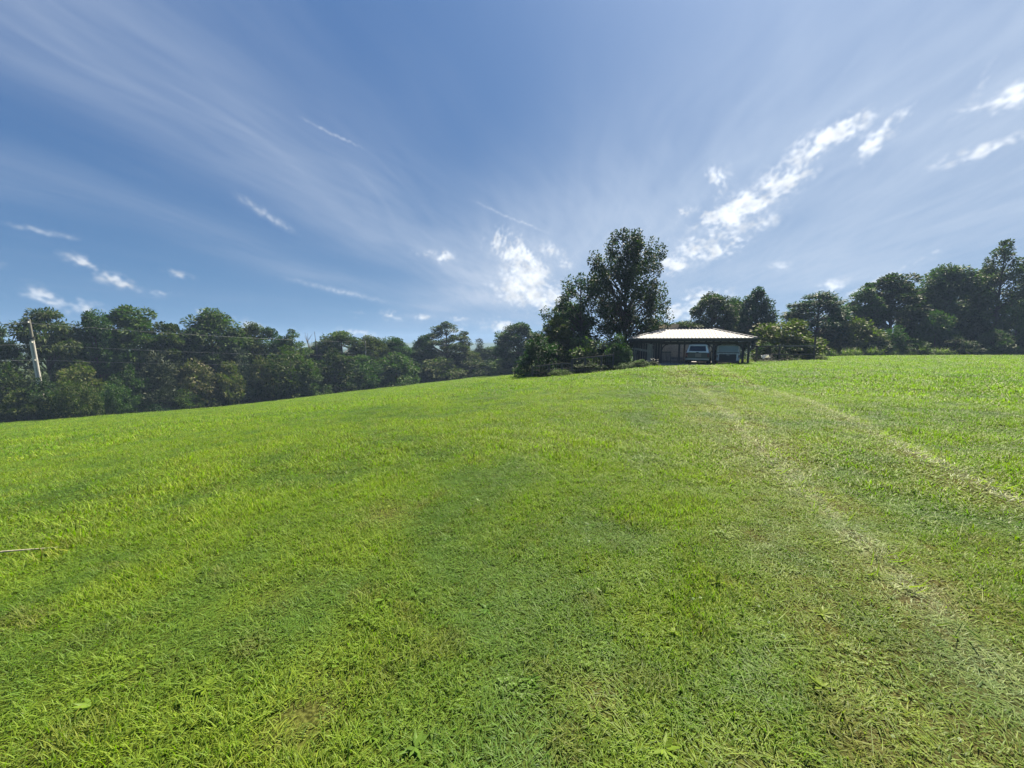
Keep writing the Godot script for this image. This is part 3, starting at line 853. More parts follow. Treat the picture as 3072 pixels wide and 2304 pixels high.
		["bush2", 3.6, -31.5, 2.6, 2.8, "bush", "bush", "dark bush between the tall dark end bush and the pale leafy bush of the garden", ""],
		["bushp0", 5.9, -31.5, 3.1, 3.4, "bush", "bush", "tall pale-leaved bush behind the garden fence under the smaller maple", ""],
		["bush1", 7.6, -31.2, 2.0, 2.7, "bush", "bush", "green bush behind the garden fence under the large maple", ""],
		["bushp1", 8.3, -30.2, 2.8, 1.8, "bush", "bush", "white-glinting tall shrub at the left corner of the shed wall", ""],
		["bush0", 3.5, -28.1, 0.6, 1.5, "bush", "bush", "low yellow-green bush at the foot of the garden fence", ""],
		["bush2", 2.5, -29.2, 0.8, 1.8, "bush", "bush", "low dark bush at the left foot of the garden fence, beside the tall end bush", ""],
		["bush2", 5.8, -29.4, 0.9, 2.7, "bush", "bush", "low dark bush along the middle of the garden fence", ""],
		["bush2", 7.3, -29.4, 0.7, 1.6, "bush", "bush", "low dark bush at the right end of the garden fence", ""],
		["bush0", 8.3, -28.4, 0.6, 1.6, "bush", "bush", "loose leafy bush in front of the shed, left of the rounder bush", ""],
		["bush1", 9.4, -28.2, 0.7, 1.4, "bush", "bush", "round yellow-green bush in front of the shed and the gate frame", ""],
		["bush2", 10.5, -28.6, 0.5, 0.9, "flowering_bush", "bush", "small bush with white flowers beside the pale slab", ""],
		["oak1", 5.2, -37.0, 3.2, 3.8, "small_tree", "tree", "shaded small tree behind the short leafy tree in the garden", ""],
		["linden0", 28.8, -56.0, 9.8, 5.9, "linden_tree", "tree", "dark round-topped tree behind the carport roof, left one of the two", ""],
		["linden1", 35.1, -56.0, 10.5, 5.4, "linden_tree", "tree", "dark round-topped tree behind the carport roof, right and larger one of the two", ""],
		["oak1", 34.3, -60.0, 9.4, 3.2, "oak_tree", "tree", "slim dark tree squeezed between the two round-topped trees behind the carport", ""],
		["oak3", 21.1, -48.0, 5.0, 4.1, "oak_tree", "tree", "low tree behind the cream upper wall, right of the large maple", ""],
		["oak2", 16.2, -44.0, 5.2, 3.6, "oak_tree", "tree", "shaded tree between the large maple and the cream upper wall", ""],
		["bushp0", 26.6, -37.5, 4.1, 4.4, "lilac_bush", "bush", "big round light-topped bush behind the wooden rail fence", ""],
		["bush2", 23.8, -36.0, 1.7, 1.9, "bush", "bush", "dark bush in the shade beside the right corner of the carport", ""],
		["bush2", 26.7, -35.5, 1.8, 1.9, "bush", "bush", "dark bush behind the tall fence post", ""],
		["bush0", 26.8, -33.5, 0.5, 0.9, "bush", "bush", "small yellow-green bush at the foot of the tall fence post", ""],
		["bush2", 24.9, -35.0, 1.4, 2.2, "bush", "bush", "dark bush low under the big round bush behind the rail fence", ""],
		["bush0", 20.9, -31.5, 0.2, 1.2, "bush", "bush", "flat pale mound of leaves before the rail fence", ""],
		["feather0", 44.2, -56.0, 9.7, 7.5, "locust_tree", "tree", "feathery drooping tree at the left end of the right wood", "trees of the wood along the right edge of the field"],
		["airy0", 52.5, -58.0, 10.8, 5.1, "oak_tree", "tree", "see-through oak between the feathery tree and the taller lobed oak of the right wood", "trees of the wood along the right edge of the field"],
		["oak0", 56.5, -58.0, 12.2, 6.2, "oak_tree", "tree", "lobed oak with a stepped top in the middle of the right wood", "trees of the wood along the right edge of the field"],
		["oak3", 64.3, -58.0, 13.2, 6.4, "oak_tree", "tree", "broad sloping oak left of the tallest tree on the right", "trees of the wood along the right edge of the field"],
		["airy1", 69.8, -56.0, 16.9, 6.4, "oak_tree", "tree", "tallest tree of the right wood at the right edge of the photo", "trees of the wood along the right edge of the field"],
		["oak1", 78.8, -56.0, 16.4, 5.8, "oak_tree", "tree", "tree mostly cut off by the right edge of the photo", "trees of the wood along the right edge of the field"],
		["oak2", 65.0, -62.0, 10.9, 4.4, "oak_tree", "tree", "shaded oak in the dip between the lobed oak and the broad sloping oak", "trees of the wood along the right edge of the field"],
		["oak0", 74.3, -62.0, 13.6, 4.5, "oak_tree", "tree", "shaded oak behind the gap left of the tallest tree on the right", "trees of the wood along the right edge of the field"],
		["oak2", 53.3, -62.0, 8.1, 5.3, "oak_tree", "tree", "shaded tree behind the feathery tree of the right wood", "trees of the wood along the right edge of the field"],
		["bushp0", 47.3, -53.0, 5.6, 4.9, "small_tree", "tree", "light green small tree in front of the see-through oak of the right wood", "bushes along the foot of the right wood"],
		["bush0", 50.7, -51.5, 4.1, 2.8, "small_tree", "tree", "bright yellow-green sapling below the lobed oak of the right wood", "bushes along the foot of the right wood"],
		["bush1", 58.0, -53.0, 6.2, 4.2, "small_tree", "tree", "grey-green small tree below the broad sloping oak", "bushes along the foot of the right wood"],
		["bush2", 63.1, -53.0, 5.4, 3.9, "small_tree", "tree", "dull green small tree left of the light one at the right edge", "bushes along the foot of the right wood"],
		["bush0", 67.5, -52.0, 7.6, 3.6, "small_tree", "tree", "light green tree at the right edge of the photo, below the tallest tree", "bushes along the foot of the right wood"],
		["bush2", 44.8, -55.0, 4.1, 5.3, "bush", "bush", "dark bush under the feathery tree of the right wood", "bushes along the foot of the right wood"],
		["bush2", 47.5, -50.5, 1.9, 3.2, "bush", "bush", "dark low bush at the foot of the light green small tree", "bushes along the foot of the right wood"],
		["bush1", 52.4, -50.5, 2.3, 3.3, "bush", "bush", "low bush between the sapling and the grey-green small tree", "bushes along the foot of the right wood"],
		["bush2", 57.9, -50.5, 2.6, 3.4, "bush", "bush", "low dark bush at the foot of the grey-green small tree", "bushes along the foot of the right wood"],
		["bush1", 62.8, -50.5, 3.4, 3.6, "bush", "bush", "wide low bush left of the right edge's light green tree", "bushes along the foot of the right wood"],
		["bush2", 43.6, -50.5, 1.4, 3.0, "bush", "bush", "low dark bush at the left foot of the right wood", "bushes along the foot of the right wood"],
		["bush2", 67.3, -50.0, 2.8, 3.1, "bush", "bush", "low bush cut off by the right edge of the photo", "bushes along the foot of the right wood"],
	]
	var made := {}
	rng.seed = 4711
	var turns := []
	for r in rows:
		turns.append(rng.randf() * TAU)
	for i in rows.size():
		var r: Array = rows[i]
		var foot := Vector3(r[1], ground(r[1], r[2]) - 0.05, r[2])
		var o: Node3D
		if r[0] == "dead":
			o = thing(r[5], r[7], r[6], foot, turns[i], r[8])
			put("trunk", make_dead(77, r[3]), o)
			continue
		var k: Dictionary = kinds[r[0]]
		if made.has(r[0]):
			o = made[r[0]].duplicate()
			o.name = numbered(r[5])
			add_child(o)
			tag(o, r[7], r[6])
			if r[8]:
				o.set_meta("group", r[8])
			elif o.has_meta("group"):
				o.remove_meta("group")
		else:
			o = thing(r[5], r[7], r[6], foot, 0.0, r[8])
			var parts := make_tree(k.seed, k)
			put("trunk", parts[0], o)
			put("crown", parts[1], o)
			made[r[0]] = o
		var base_mat: StandardMaterial3D = o.get_node("crown").mesh.surface_get_material(0)
		var shade := i % 5   # every plant has its own green: some warmer, some bluer, some paler
		if shade > 0:
			var key := "%d_%d" % [base_mat.get_instance_id(), shade]
			if not M.has(key):
				var tinted: StandardMaterial3D = base_mat.duplicate()
				tinted.albedo_color = [Color.WHITE, Color(1.0, 0.93, 0.75), Color(0.82, 0.92, 0.9), Color(0.96, 1.0, 0.86), Color(0.86, 0.84, 0.72)][shade]
				M[key] = tinted
			o.get_node("crown").set_surface_override_material(0, M[key])
		else:
			o.get_node("crown").set_surface_override_material(0, null)
		o.position = foot
		var sx: float = r[4] / (2.0 * k.radius) * k.get("spread", 1.25)
		o.basis = Basis(Vector3.UP, turns[i]).scaled_local(Vector3(sx, r[3] / k.height, sx))
	# weeds and long grass along the feet of both woods
	var weed := Geo.new()
	rng.seed = 515
	for i in 26:
		var a := rng.randf() * TAU
		var q := 0.4 * sqrt(rng.randf())
		weed.blade(Vector3(cos(a) * q, 0, sin(a) * q), rng.randf() * TAU, rng.randf_range(0.4, 1.1), 0.045, rng.randf_range(0.0, 0.5), rng.randf_range(0.3, 1.6), Color.WHITE * rng.randf_range(0.7, 1.3), 3)
	for i in 60:
		weed.leaf(Vector3(rng.randf_range(-0.4, 0.4), rng.randf_range(0.05, 0.6), rng.randf_range(-0.4, 0.4)), random_dir(), (Vector3.UP + random_dir() * 0.7).normalized(), 0.16, 0.09, Color.WHITE * rng.randf_range(0.7, 1.3))
	var wm := weed.done(M.leaf)
	var lines := [[Vector2(-53.0, -35.5), Vector2(-47.6, -40.2), Vector2(-43.5, -52.4), Vector2(-35.0, -62.6), Vector2(-22.3, -74.5), Vector2(-12.0, -82.7), Vector2(1.0, -89.5), Vector2(6.0, -90.0)], [Vector2(37.0, -48.5), Vector2(44.0, -48.8), Vector2(54.0, -49.5), Vector2(66.0, -49.5), Vector2(75.0, -48.0)]]
	var names := ["tall grass and weeds fringing the foot of the left wood", "tall grass and weeds fringing the foot of the right wood"]
	for s in 2:
		var mm := MultiMesh.new()
		mm.transform_format = MultiMesh.TRANSFORM_3D
		mm.use_colors = true
		mm.mesh = wm
		var at := []
		for k in lines[s].size() - 1:
			var a: Vector2 = lines[s][k]
			var b: Vector2 = lines[s][k + 1]
			for i in int(a.distance_to(b) * (7.0 if s == 0 else 8.0)):
				var p := a.lerp(b, rng.randf()) + Vector2(rng.randf_range(-0.6, 0.9), rng.randf_range(-2.0, 0.4))
				var sc := rng.randf_range(0.5, 1.6) * (1.4 if s == 0 and k == 0 else 1.0)
				at.append(Transform3D(Basis(Vector3.UP, rng.randf() * TAU).scaled(Vector3.ONE * sc), Vector3(p.x, ground(p.x, p.y) - 0.03, p.y)))
		mm.instance_count = at.size()
		for i in at.size():
			mm.set_instance_transform(i, at[i])
			mm.set_instance_color(i, Color(0.07, 0.11, 0.028).lerp(Color(0.19, 0.21, 0.075), rng.randf()))
		var o := MultiMeshInstance3D.new()
		o.multimesh = mm
		o.name = numbered("weeds")
		add_child(o)
		tag(o, names[s], "weeds", "", "stuff")

# ------------------------------------------------------------------ carport, house
func make_carport() -> void:
	var base := Vector3(13.8, -0.1, -30.0)
	var turn := deg_to_rad(-19.6)
	var t := thing("carport", "dark timber carport and shed under a pale ribbed metal hip roof", "carport", base, turn)
	var L := 4.46      # half length of the eaves
	var D := 5.2       # depth
	var E := 2.02      # eaves height
	var R := 2.8       # ridge height
	var rx := 1.85     # half length of the ridge
	var a := Vector3(-L, E, 0.15)
	var b := Vector3(L, E, 0.15)
	var c := Vector3(L, E, -D)
	var d := Vector3(-L, E, -D)
	var p := Vector3(-rx, R, -D / 2)
	var q := Vector3(rx, R, -D / 2)
	var th := Vector3(0, 0.05, 0)
	for f in [[a, b, q, p], [c, d, p, q], [d, a, p, p], [b, c, q, q]]:
		var g := Geo.new()
		if f[2] == f[3]:
			g.tri(f[0] + th, f[1] + th, f[2] + th); g.tri(f[1], f[0], f[2])
			g.quad(f[0], f[1], f[1] + th, f[0] + th)
		else:
			g.quad(f[0] + th, f[1] + th, f[2] + th, f[3] + th); g.quad(f[1], f[0], f[3], f[2])
			g.quad(f[0], f[1], f[1] + th, f[0] + th)
		var sheet := put("roof_panel", g.done(M.roof), t)
		var ribs := Geo.new()   # the raised ribs of the metal, too fine to pick apart one by one
		var along_e: Vector3 = (f[1] - f[0]).normalized()
		var n := int(f[0].distance_to(f[1]) / 0.25)
		for k in range(1, n):
			var s := float(k) / n
			var low: Vector3 = f[0].lerp(f[1], s)
			var up: float = 1.0
			var reach: float = f[0].distance_to(f[1])
			var side := minf(s, 1.0 - s) * reach
			var run: float = D / 2 + 0.07
			var edge: float = (reach - f[2].distance_to(f[3])) / 2.0
			up = clampf(side / edge, 0.0, 1.0) if edge > 0.01 else 1.0
			var inward := Vector3(0, 0, -1).rotated(Vector3.UP, 0.0)
			var ridge_mid: Vector3 = (f[2] + f[3]) / 2.0
			var full: Vector3 = ridge_mid - (f[0] + f[1]) / 2.0
			var high := low + full * up
			if up > 0.05:
				ribs.bar(low + th + Vector3(0, 0.012, 0), high + th + Vector3(0, 0.016, 0), 0.06, 0.045)
		var rb := put("ribs", ribs.done(M.roof), sheet)
		rb.set_meta("kind", "stuff")
	for e in [[p, q], [a, p], [d, p], [b, q], [c, q]]:
		one_bar("ridge_cap", t, e[0] + th * 1.9, e[1] + th * 1.9, 0.16, 0.03, M.roof)
	# fascia, beams, laths
	one_bar("fascia", t, Vector3(-L + 0.06, E - 0.1, 0.08), Vector3(L - 0.06, E - 0.1, 0.08), 0.035, 0.19, M.timber)
	one_bar("fascia", t, Vector3(-L + 0.06, E - 0.1, -D + 0.07), Vector3(L - 0.06, E - 0.1, -D + 0.07), 0.035, 0.19, M.timber)
	one_bar("fascia", t, Vector3(-L + 0.04, E - 0.1, 0.05), Vector3(-L + 0.04, E - 0.1, -D + 0.1), 0.035, 0.19, M.timber)
	one_bar("fascia", t, Vector3(L - 0.04, E - 0.1, 0.05), Vector3(L - 0.04, E - 0.1, -D + 0.1), 0.035, 0.19, M.timber)
	one_bar("beam", t, Vector3(-2.15, 1.66, -0.42), Vector3(L - 0.3, 1.66, -0.42), 0.1, 0.18, M.timber)
	one_bar("beam", t, Vector3(-L + 0.3, 1.75, -D + 0.4), Vector3(L - 0.3, 1.75, -D + 0.4), 0.1, 0.18, M.timber)
	for k in 12:
		var x := -1.9 + k * 0.51
		one_bar("rafter", t, Vector3(x, 1.85, -0.05), Vector3(x, 1.85 + 0.05, -D + 0.3), 0.05, 0.11, M.timber)
	for k in 10:
		one_box("lath", t, Vector3(-1.65 + k * 0.51 + 0.03, 1.80, -0.52), Vector3(0.38, 0.05, 0.02), M.lath)
	# posts with curved braces
	var posts := [-2.05, -0.72, 1.72, 3.72, 4.08]
	for x in posts:
		one_box("post", t, Vector3(x, 0.82, -0.42), Vector3(0.14, 1.64, 0.14), M.timber)
	for x in [-L + 0.4, 0.0, L - 0.4]:
		one_box("post", t, Vector3(x, 0.83, -D + 0.4), Vector3(0.14, 1.66, 0.14), M.timber)
	for s in [[-2.05, 1], [1.72, -1], [1.72, 1], [3.72, -1]]:
		var g := Geo.new()
		var pts := []
		for k in 7:
			var ang := PI / 2 * k / 6.0
			pts.append(Vector3(s[0] + s[1] * (0.07 + 0.42 * (1.0 - cos(ang))), 1.14 + 0.43 * sin(ang), -0.42))
		for k in 6:
			g.bar(pts[k], pts[k + 1] + (pts[k + 1] - pts[k]) * 0.15, 0.08, 0.09, Vector3(0, 0, 1))
		put("brace", g.done(M.timber), t)
	# shed walls of upright boards
	var k := 0
	var x := -L + 0.36
	while x < -2.18:
		one_box("board", t, Vector3(x, 0.93, -0.42 + 0.008 * (k % 3)), Vector3(0.172, 1.84, 0.025), M.board if k % 2 else M.board_b)
		x += 0.185
		k += 1
	for i in 23:
		one_box("board", t, Vector3(-L + 0.26 + 0.006 * (i % 3), 0.93, -0.55 - i * 0.19), Vector3(0.025, 1.84, 0.178), M.board if i % 2 else M.board_b)
	for i in 22:
		one_box("board", t, Vector3(-2.15 + 0.006 * (i % 3), 0.93, -0.6 - i * 0.19), Vector3(0.025, 1.84, 0.178), M.board if i % 2 else M.board_b)
	one_box("slab", t, Vector3(1.0, 0.0, -2.35), Vector3(6.6, 0.12, 4.9), M.slab)
	# picket panels that lean and stand inside
	var r := t.transform
	picket("picket_gate", "grey picket panel leaning inside the carport, left of the dark car", r * Transform3D(Basis(Vector3.UP, 0.0) * Basis(Vector3.RIGHT, -0.08), Vector3(-1.62, 0.06, -0.75)), 0.72, 0.98, 7, true)
	picket("picket_fence", "low picket fence panel between the leaning panel and the dark car", r * Transform3D(Basis.IDENTITY, Vector3(-0.75, 0.06, -0.7)), 1.15, 0.52, 12, false)
	picket("picket_fence", "picket fence panel to the right of the dark car", r * Transform3D(Basis.IDENTITY, Vector3(1.15, 0.06, -1.2)), 1.0, 0.92, 9, false)
	# gate frame in front of the shed wall
	var gate := thing("gate_frame", "weathered wooden gate frame in front of the shed wall", "gate", Vector3(10.05, ground(10.05, -29.7), -29.7), deg_to_rad(-14.0))
	one_box("post", gate, Vector3(-0.62, 0.72, 0), Vector3(0.09, 1.52, 0.09), M.grey_wood)
	one_box("post", gate, Vector3(-0.48, 0.66, 0), Vector3(0.07, 1.3, 0.07), M.grey_wood)
	one_bar("rail", gate, Vector3(-0.64, 1.46, 0.06), Vector3(0.34, 1.3, 0.06), 0.03, 0.16, M.grey_wood)
	one_box("wide_board", gate, Vector3(0.5, 0.92, 0), Vector3(0.34, 1.8, 0.05), M.grey_wood)
	one_bar("cap", gate, Vector3(0.28, 1.88, 0), Vector3(0.78, 1.72, 0), 0.12, 0.06, M.grey_wood)
	one_box("stile", gate, Vector3(0.75, 0.72, 0.02), Vector3(0.07, 1.42, 0.05), M.grey_wood)

func picket(called: String, label: String, at: Transform3D, w: float, h: float, n: int, posts: bool) -> void:
	var t := thing(called, label, "picket fence")
	t.transform = at
	for k in n:
		one_box("picket", t, Vector3(-w / 2 + w * (k + 0.5) / n, h / 2, 0.0), Vector3(w / n * 0.55, h, 0.02), M.grey_wood)
	for y in [0.16, h - 0.1]:
		one_box("rail", t, Vector3(0, y, -0.025), Vector3(w, 0.07, 0.026), M.grey_wood)
	if posts:
		one_bar("leaning_slat", t, Vector3(-w / 2 - 0.16, 0.0, 0.05), Vector3(-w / 2 - 0.02, h + 0.05, 0.02), 0.06, 0.03, M.grey_wood, Vector3(0, 0, 1))

func make_house() -> void:
	var turn := deg_to_rad(-19.6)
	var t := thing("house", "low cream house behind the carport with a raised cream block", "house", Vector3(16.3, -0.35, -37.1), turn)
	one_box("wall", t, Vector3(-0.4, 1.45, -2.6), Vector3(7.6, 3.3, 5.0), M.cream)
	for k in 6:
		one_box("wall_panel", t, Vector3(-3.05 + k * 1.16, 1.12, -0.085), Vector3(1.13, 2.2, 0.02), M.cream if k % 2 else M.cream_b)
	var roof := one_box("roof", t, Vector3(1.55, 3.27, -2.6), Vector3(3.9, 0.3, 5.5), M.dark_roof)
	var up := one_box("upper_wall", t, Vector3(-1.15, 3.4, -2.9), Vector3(1.75, 0.62, 3.0), M.cream)
	one_box("upper_roof", t, Vector3(-1.15, 3.74, -2.9), Vector3(1.8, 0.06, 3.2), M.cream_b)
	var wdw := one_box("window", t, Vector3(2.0, 1.35, -0.05), Vector3(0.85, 0.8, 0.05), M.timber)
	for s in [-1, 1]:
		one_box("pane", wdw, Vector3(2.0 + s * 0.19, 1.35, -0.02), Vector3(0.34, 0.68, 0.012), M.glass)
	var door := one_box("door", t, Vector3(-0.4, 1.02, -0.055), Vector3(0.85, 1.95, 0.04), M.cream_b)
	one_box("handle", door, Vector3(-0.05, 1.0, -0.02), Vector3(0.05, 0.1, 0.04), M.iron)

# ------------------------------------------------------------------ vehicles
func ring(y: float, hw: float, z0: float, z1: float, ch: float) -> Array:
	return [Vector3(-hw + ch, y, z1), Vector3(hw - ch, y, z1), Vector3(hw, y, z1 + ch), Vector3(hw, y, z0 - ch), Vector3(hw - ch, y, z0), Vector3(-hw + ch, y, z0), Vector3(-hw, y, z0 - ch), Vector3(-hw, y, z1 + ch)]

func loft(rings: Array, m: Material, cap_low := true, cap_high := true) -> ArrayMesh:
	var g := Geo.new()
	var n: int = rings[0].size()
	for k in rings.size() - 1:
		for i in n:
			var j := (i + 1) % n
			g.quad(rings[k][i], rings[k][j], rings[k + 1][j], rings[k + 1][i])
	for e in [[0, cap_low], [rings.size() - 1, cap_high]]:
		if e[1]:
			for i in range(1, n - 1):
				if e[0] == 0:
					g.tri(rings[e[0]][0], rings[e[0]][i + 1], rings[e[0]][i])
				else:
					g.tri(rings[e[0]][0], rings[e[0]][i], rings[e[0]][i + 1])
	return g.done(m)

func panel(p: Array, thick: float, m: Material, called: String, parent: Node) -> MeshInstance3D:   # four corners, clockwise seen from outside
	var g := Geo.new()
	var n: Vector3 = (p[3] - p[0]).cross(p[1] - p[0]).normalized()
	if n.dot((p[0] + p[1] + p[2] + p[3]) / 4.0 - Vector3(0, 0.9, -2.0)) < 0.0:
		n = -n
	g.hexa([p[0], p[1], p[2], p[3], p[0] + n * thick, p[1] + n * thick, p[2] + n * thick, p[3] + n * thick])
	return put(called, g.done(m), parent)

func wheel(t: Node, x: float, z: float, r: float) -> void:
	var g := Geo.new()
	g.disc(Vector3(x, r, z), Vector3.RIGHT, r, 0.21, 20, r * 0.6)
	var o := put("wheel", g.done(M.tyre), t)
	var h := Geo.new()
	h.disc(Vector3(x, r, z), Vector3.RIGHT, r * 0.6, 0.2, 14, 0.06)
	put("rim", h.done(M.rim), o)

func make_car() -> void:
	var at := Vector3(14.25, ground(14.25, -29.7) - 0.02, -29.65)
	var t := thing("car", "dark green off-road car with pale roof and pillars, parked nose-in under the carport", "car", at, deg_to_rad(-29.0))
	# rear face at z = 0, nose at z = -4.2; the rear looks along +z
	put("body", loft([ring(0.36, 0.76, -0.05, -4.15, 0.10), ring(0.5, 0.83, 0.0, -4.2, 0.12), ring(0.8, 0.85, 0.0, -4.2, 0.12), ring(0.97, 0.82, -0.03, -4.12, 0.14), ring(1.02, 0.76, -0.06, -3.95, 0.16)], M.car_green), t)
	var cab := put("cabin", loft([ring(1.0, 0.79, -0.05, -2.95, 0.08), ring(1.3, 0.70, -0.16, -2.6, 0.09), ring(1.56, 0.62, -0.27, -2.3, 0.10)], M.car_white), t)
	put("roof", loft([ring(1.555, 0.645, -0.22, -2.36, 0.12), ring(1.60, 0.62, -0.27, -2.32, 0.14), ring(1.635, 0.5, -0.4, -2.2, 0.16)], M.car_white), cab)
	panel([Vector3(-0.60, 1.10, -0.085), Vector3(0.60, 1.10, -0.085), Vector3(0.535, 1.5, -0.24), Vector3(-0.535, 1.5, -0.24)], 0.012, M.glass, "rear_window", t)
	for s in [-1.0, 1.0]:
		panel([Vector3(s * 0.766, 1.08, -0.28), Vector3(s * 0.766, 1.08, -1.25), Vector3(s * 0.655, 1.48, -1.25), Vector3(s * 0.655, 1.48, -0.42)], 0.012, M.glass, "side_window", t)
		panel([Vector3(s * 0.766, 1.08, -1.36), Vector3(s * 0.766, 1.08, -2.62), Vector3(s * 0.655, 1.48, -2.3), Vector3(s * 0.655, 1.48, -1.36)], 0.012, M.glass, "side_window", t)
		one_box("taillight", t, Vector3(s * 0.745, 0.80, 0.005), Vector3(0.13, 0.26, 0.04), M.red_lamp)
		one_box("headlight", t, Vector3(s * 0.6, 0.76, -4.2), Vector3(0.26, 0.16, 0.03), M.glass)
		one_box("mirror", t, Vector3(s * 0.93, 1.06, -2.5), Vector3(0.16, 0.14, 0.08), M.black)
		one_box("trim", t, Vector3(s * 0.856, 0.62, -2.1), Vector3(0.015, 0.05, 3.6), M.chrome)
		wheel(t, s * 0.74, -0.85, 0.35)
		wheel(t, s * 0.74, -3.35, 0.35)
	panel([Vector3(-0.55, 1.46, -2.62), Vector3(0.55, 1.46, -2.62), Vector3(0.66, 1.06, -2.93), Vector3(-0.66, 1.06, -2.93)], 0.012, M.glass, "windscreen", t)
	var gate := one_box("tailgate", t, Vector3(0, 0.80, 0.006), Vector3(1.22, 0.38, 0.03), M.car_green)
	one_box("tailgate_panel", gate, Vector3(0.06, 0.8, 0.024), Vector3(0.42, 0.3, 0.012), M.tan)
	one_box("handle", gate, Vector3(0.0, 1.02, 0.02), Vector3(0.16, 0.06, 0.03), M.black)
	one_box("window_sill", t, Vector3(0, 1.045, -0.04), Vector3(1.36, 0.04, 0.05), M.car_white)
	one_box("bumper", t, Vector3(0, 0.50, 0.07), Vector3(1.66, 0.11, 0.14), M.chrome)
	one_box("tow_bar", t, Vector3(0, 0.4, 0.1), Vector3(0.5, 0.06, 0.1), M.iron)

func make_van() -> void:
	var at := Vector3(16.58, ground(16.58, -29.6) - 0.0, -29.6)
	var t := thing("van", "white van with a wide pale rear window, under the right end of the carport", "van", at, deg_to_rad(-24.0))
	put("body", loft([ring(0.3, 0.80, 0.0, -3.6, 0.06), ring(0.9, 0.82, 0.0, -3.7, 0.06), ring(1.45, 0.78, -0.06, -3.3, 0.08), ring(1.56, 0.70, -0.14, -3.1, 0.1)], M.white_paint), t)
	panel([Vector3(-0.66, 0.95, 0.004), Vector3(0.66, 0.95, 0.004), Vector3(0.64, 1.42, -0.045), Vector3(-0.64, 1.42, -0.045)], 0.02, M.teal_glass, "rear_window", t)
	one_box("sill_strip", t, Vector3(0, 0.90, 0.02), Vector3(1.46, 0.05, 0.04), M.black)
	var d := one_box("lower_door", t, Vector3(-0.02, 0.50, 0.012), Vector3(1.16, 0.56, 0.03), M.black)
	one_box("handle", d, Vector3(0.0, 0.72, 0.03), Vector3(0.2, 0.04, 0.03), M.chrome)
	one_box("bumper", t, Vector3(0, 0.22, 0.06), Vector3(1.5, 0.12, 0.14), M.iron)
	for s in [-1.0, 1.0]:
		one_box("taillight", t, Vector3(s * 0.74, 0.62, 0.01), Vector3(0.07, 0.2, 0.03), M.red_lamp)
		panel([Vector3(s * 0.815, 0.98, -0.5), Vector3(s * 0.81, 0.98, -2.6), Vector3(s * 0.785, 1.36, -2.4), Vector3(s * 0.785, 1.36, -0.5)], 0.012, M.glass, "side_window", t)
		wheel(t, s * 0.72, -0.75, 0.31)
		wheel(t, s * 0.72, -2.9, 0.31)

# ------------------------------------------------------------------ fences, pole, wires, small things
func make_fences() -> void:
	var f := thing("garden_fence", "grey post and rail garden fence overgrown by bushes, climbing to the shed", "fence", Vector3(1.5, ground(1.5, -28.5), -28.5))
	var o := f.position
	var tops := [Vector3(1.5, -0.18, -28.5), Vector3(2.75, 0.0, -28.5), Vector3(3.72, 0.08, -28.6), Vector3(4.47, 0.38, -28.6), Vector3(5.46, 0.5, -28.7), Vector3(6.7, 0.62, -28.8), Vector3(7.6, 0.72, -28.9)]
	for k in tops.size():
		var p: Vector3 = tops[k]
		var g := ground(p.x, p.z)
		one_box("post", f, Vector3(p.x, (g + p.y) / 2.0, p.z) - o, Vector3(0.09, p.y - g + 0.12, 0.09), M.rail)
		if k < tops.size() - 1:
			var e: Vector3 = tops[k + 1]
			var step := Vector3(0, e.y - p.y if k == 2 else 0.0, 0)
			one_bar("rail", f, p - o + Vector3(0, 0, 0.06), e - o - step + Vector3(0, 0, 0.06), 0.05, 0.09, M.rail)
			one_bar("rail", f, Vector3(p.x, g + 0.35, p.z + 0.06) - o, Vector3(e.x, ground(e.x, e.z) + 0.35, e.z + 0.06) - o, 0.04, 0.06, M.rail)
			var net := Geo.new()
			for j in 6:
				var s := (j + 0.5) / 6.0
				var q := p.lerp(e - step, s)
				net.tube([Vector3(q.x, ground(q.x, q.z), q.z + 0.03) - o, q - o + Vector3(0, 0, 0.03)], [0.004, 0.004], 4)
			for j in 3:
				var y := 0.12 + j * 0.22
				net.tube([Vector3(p.x, g + y, p.z + 0.03) - o, Vector3(e.x, ground(e.x, e.z) + y, e.z + 0.03) - o], [0.004, 0.004], 4)
			put("wire_mesh", net.done(M.wire), f).set_meta("kind", "stuff")
	var w := thing("rail_fence", "dark wooden fence with a top rail in front of the big round bush", "fence", Vector3(20.9, ground(20.9, -33.0), -33.0))
	var b := w.position
	var xs := [20.9, 22.86, 25.85]
	for k in 3:
		var g := ground(xs[k], -33.0)
		var high := 1.36 if k < 2 else 2.25
		one_box("post", w, Vector3(xs[k], g + high / 2 - 0.05, -33.0) - b, Vector3(0.1, high + 0.1, 0.1), M.timber)
		if k < 2:
			var e := ground(xs[k + 1], -33.0)
			one_bar("rail", w, Vector3(xs[k], g + 1.28 - 0.04 * (1 - k), -32.92) - b, Vector3(xs[k + 1], e + 1.28, -32.92) - b, 0.05, 0.1, M.grey_wood if k == 1 else M.timber)
			one_bar("rail", w, Vector3(xs[k], g + 0.55, -32.92) - b, Vector3(xs[k + 1], e + 0.55, -32.92) - b, 0.04, 0.09, M.timber)

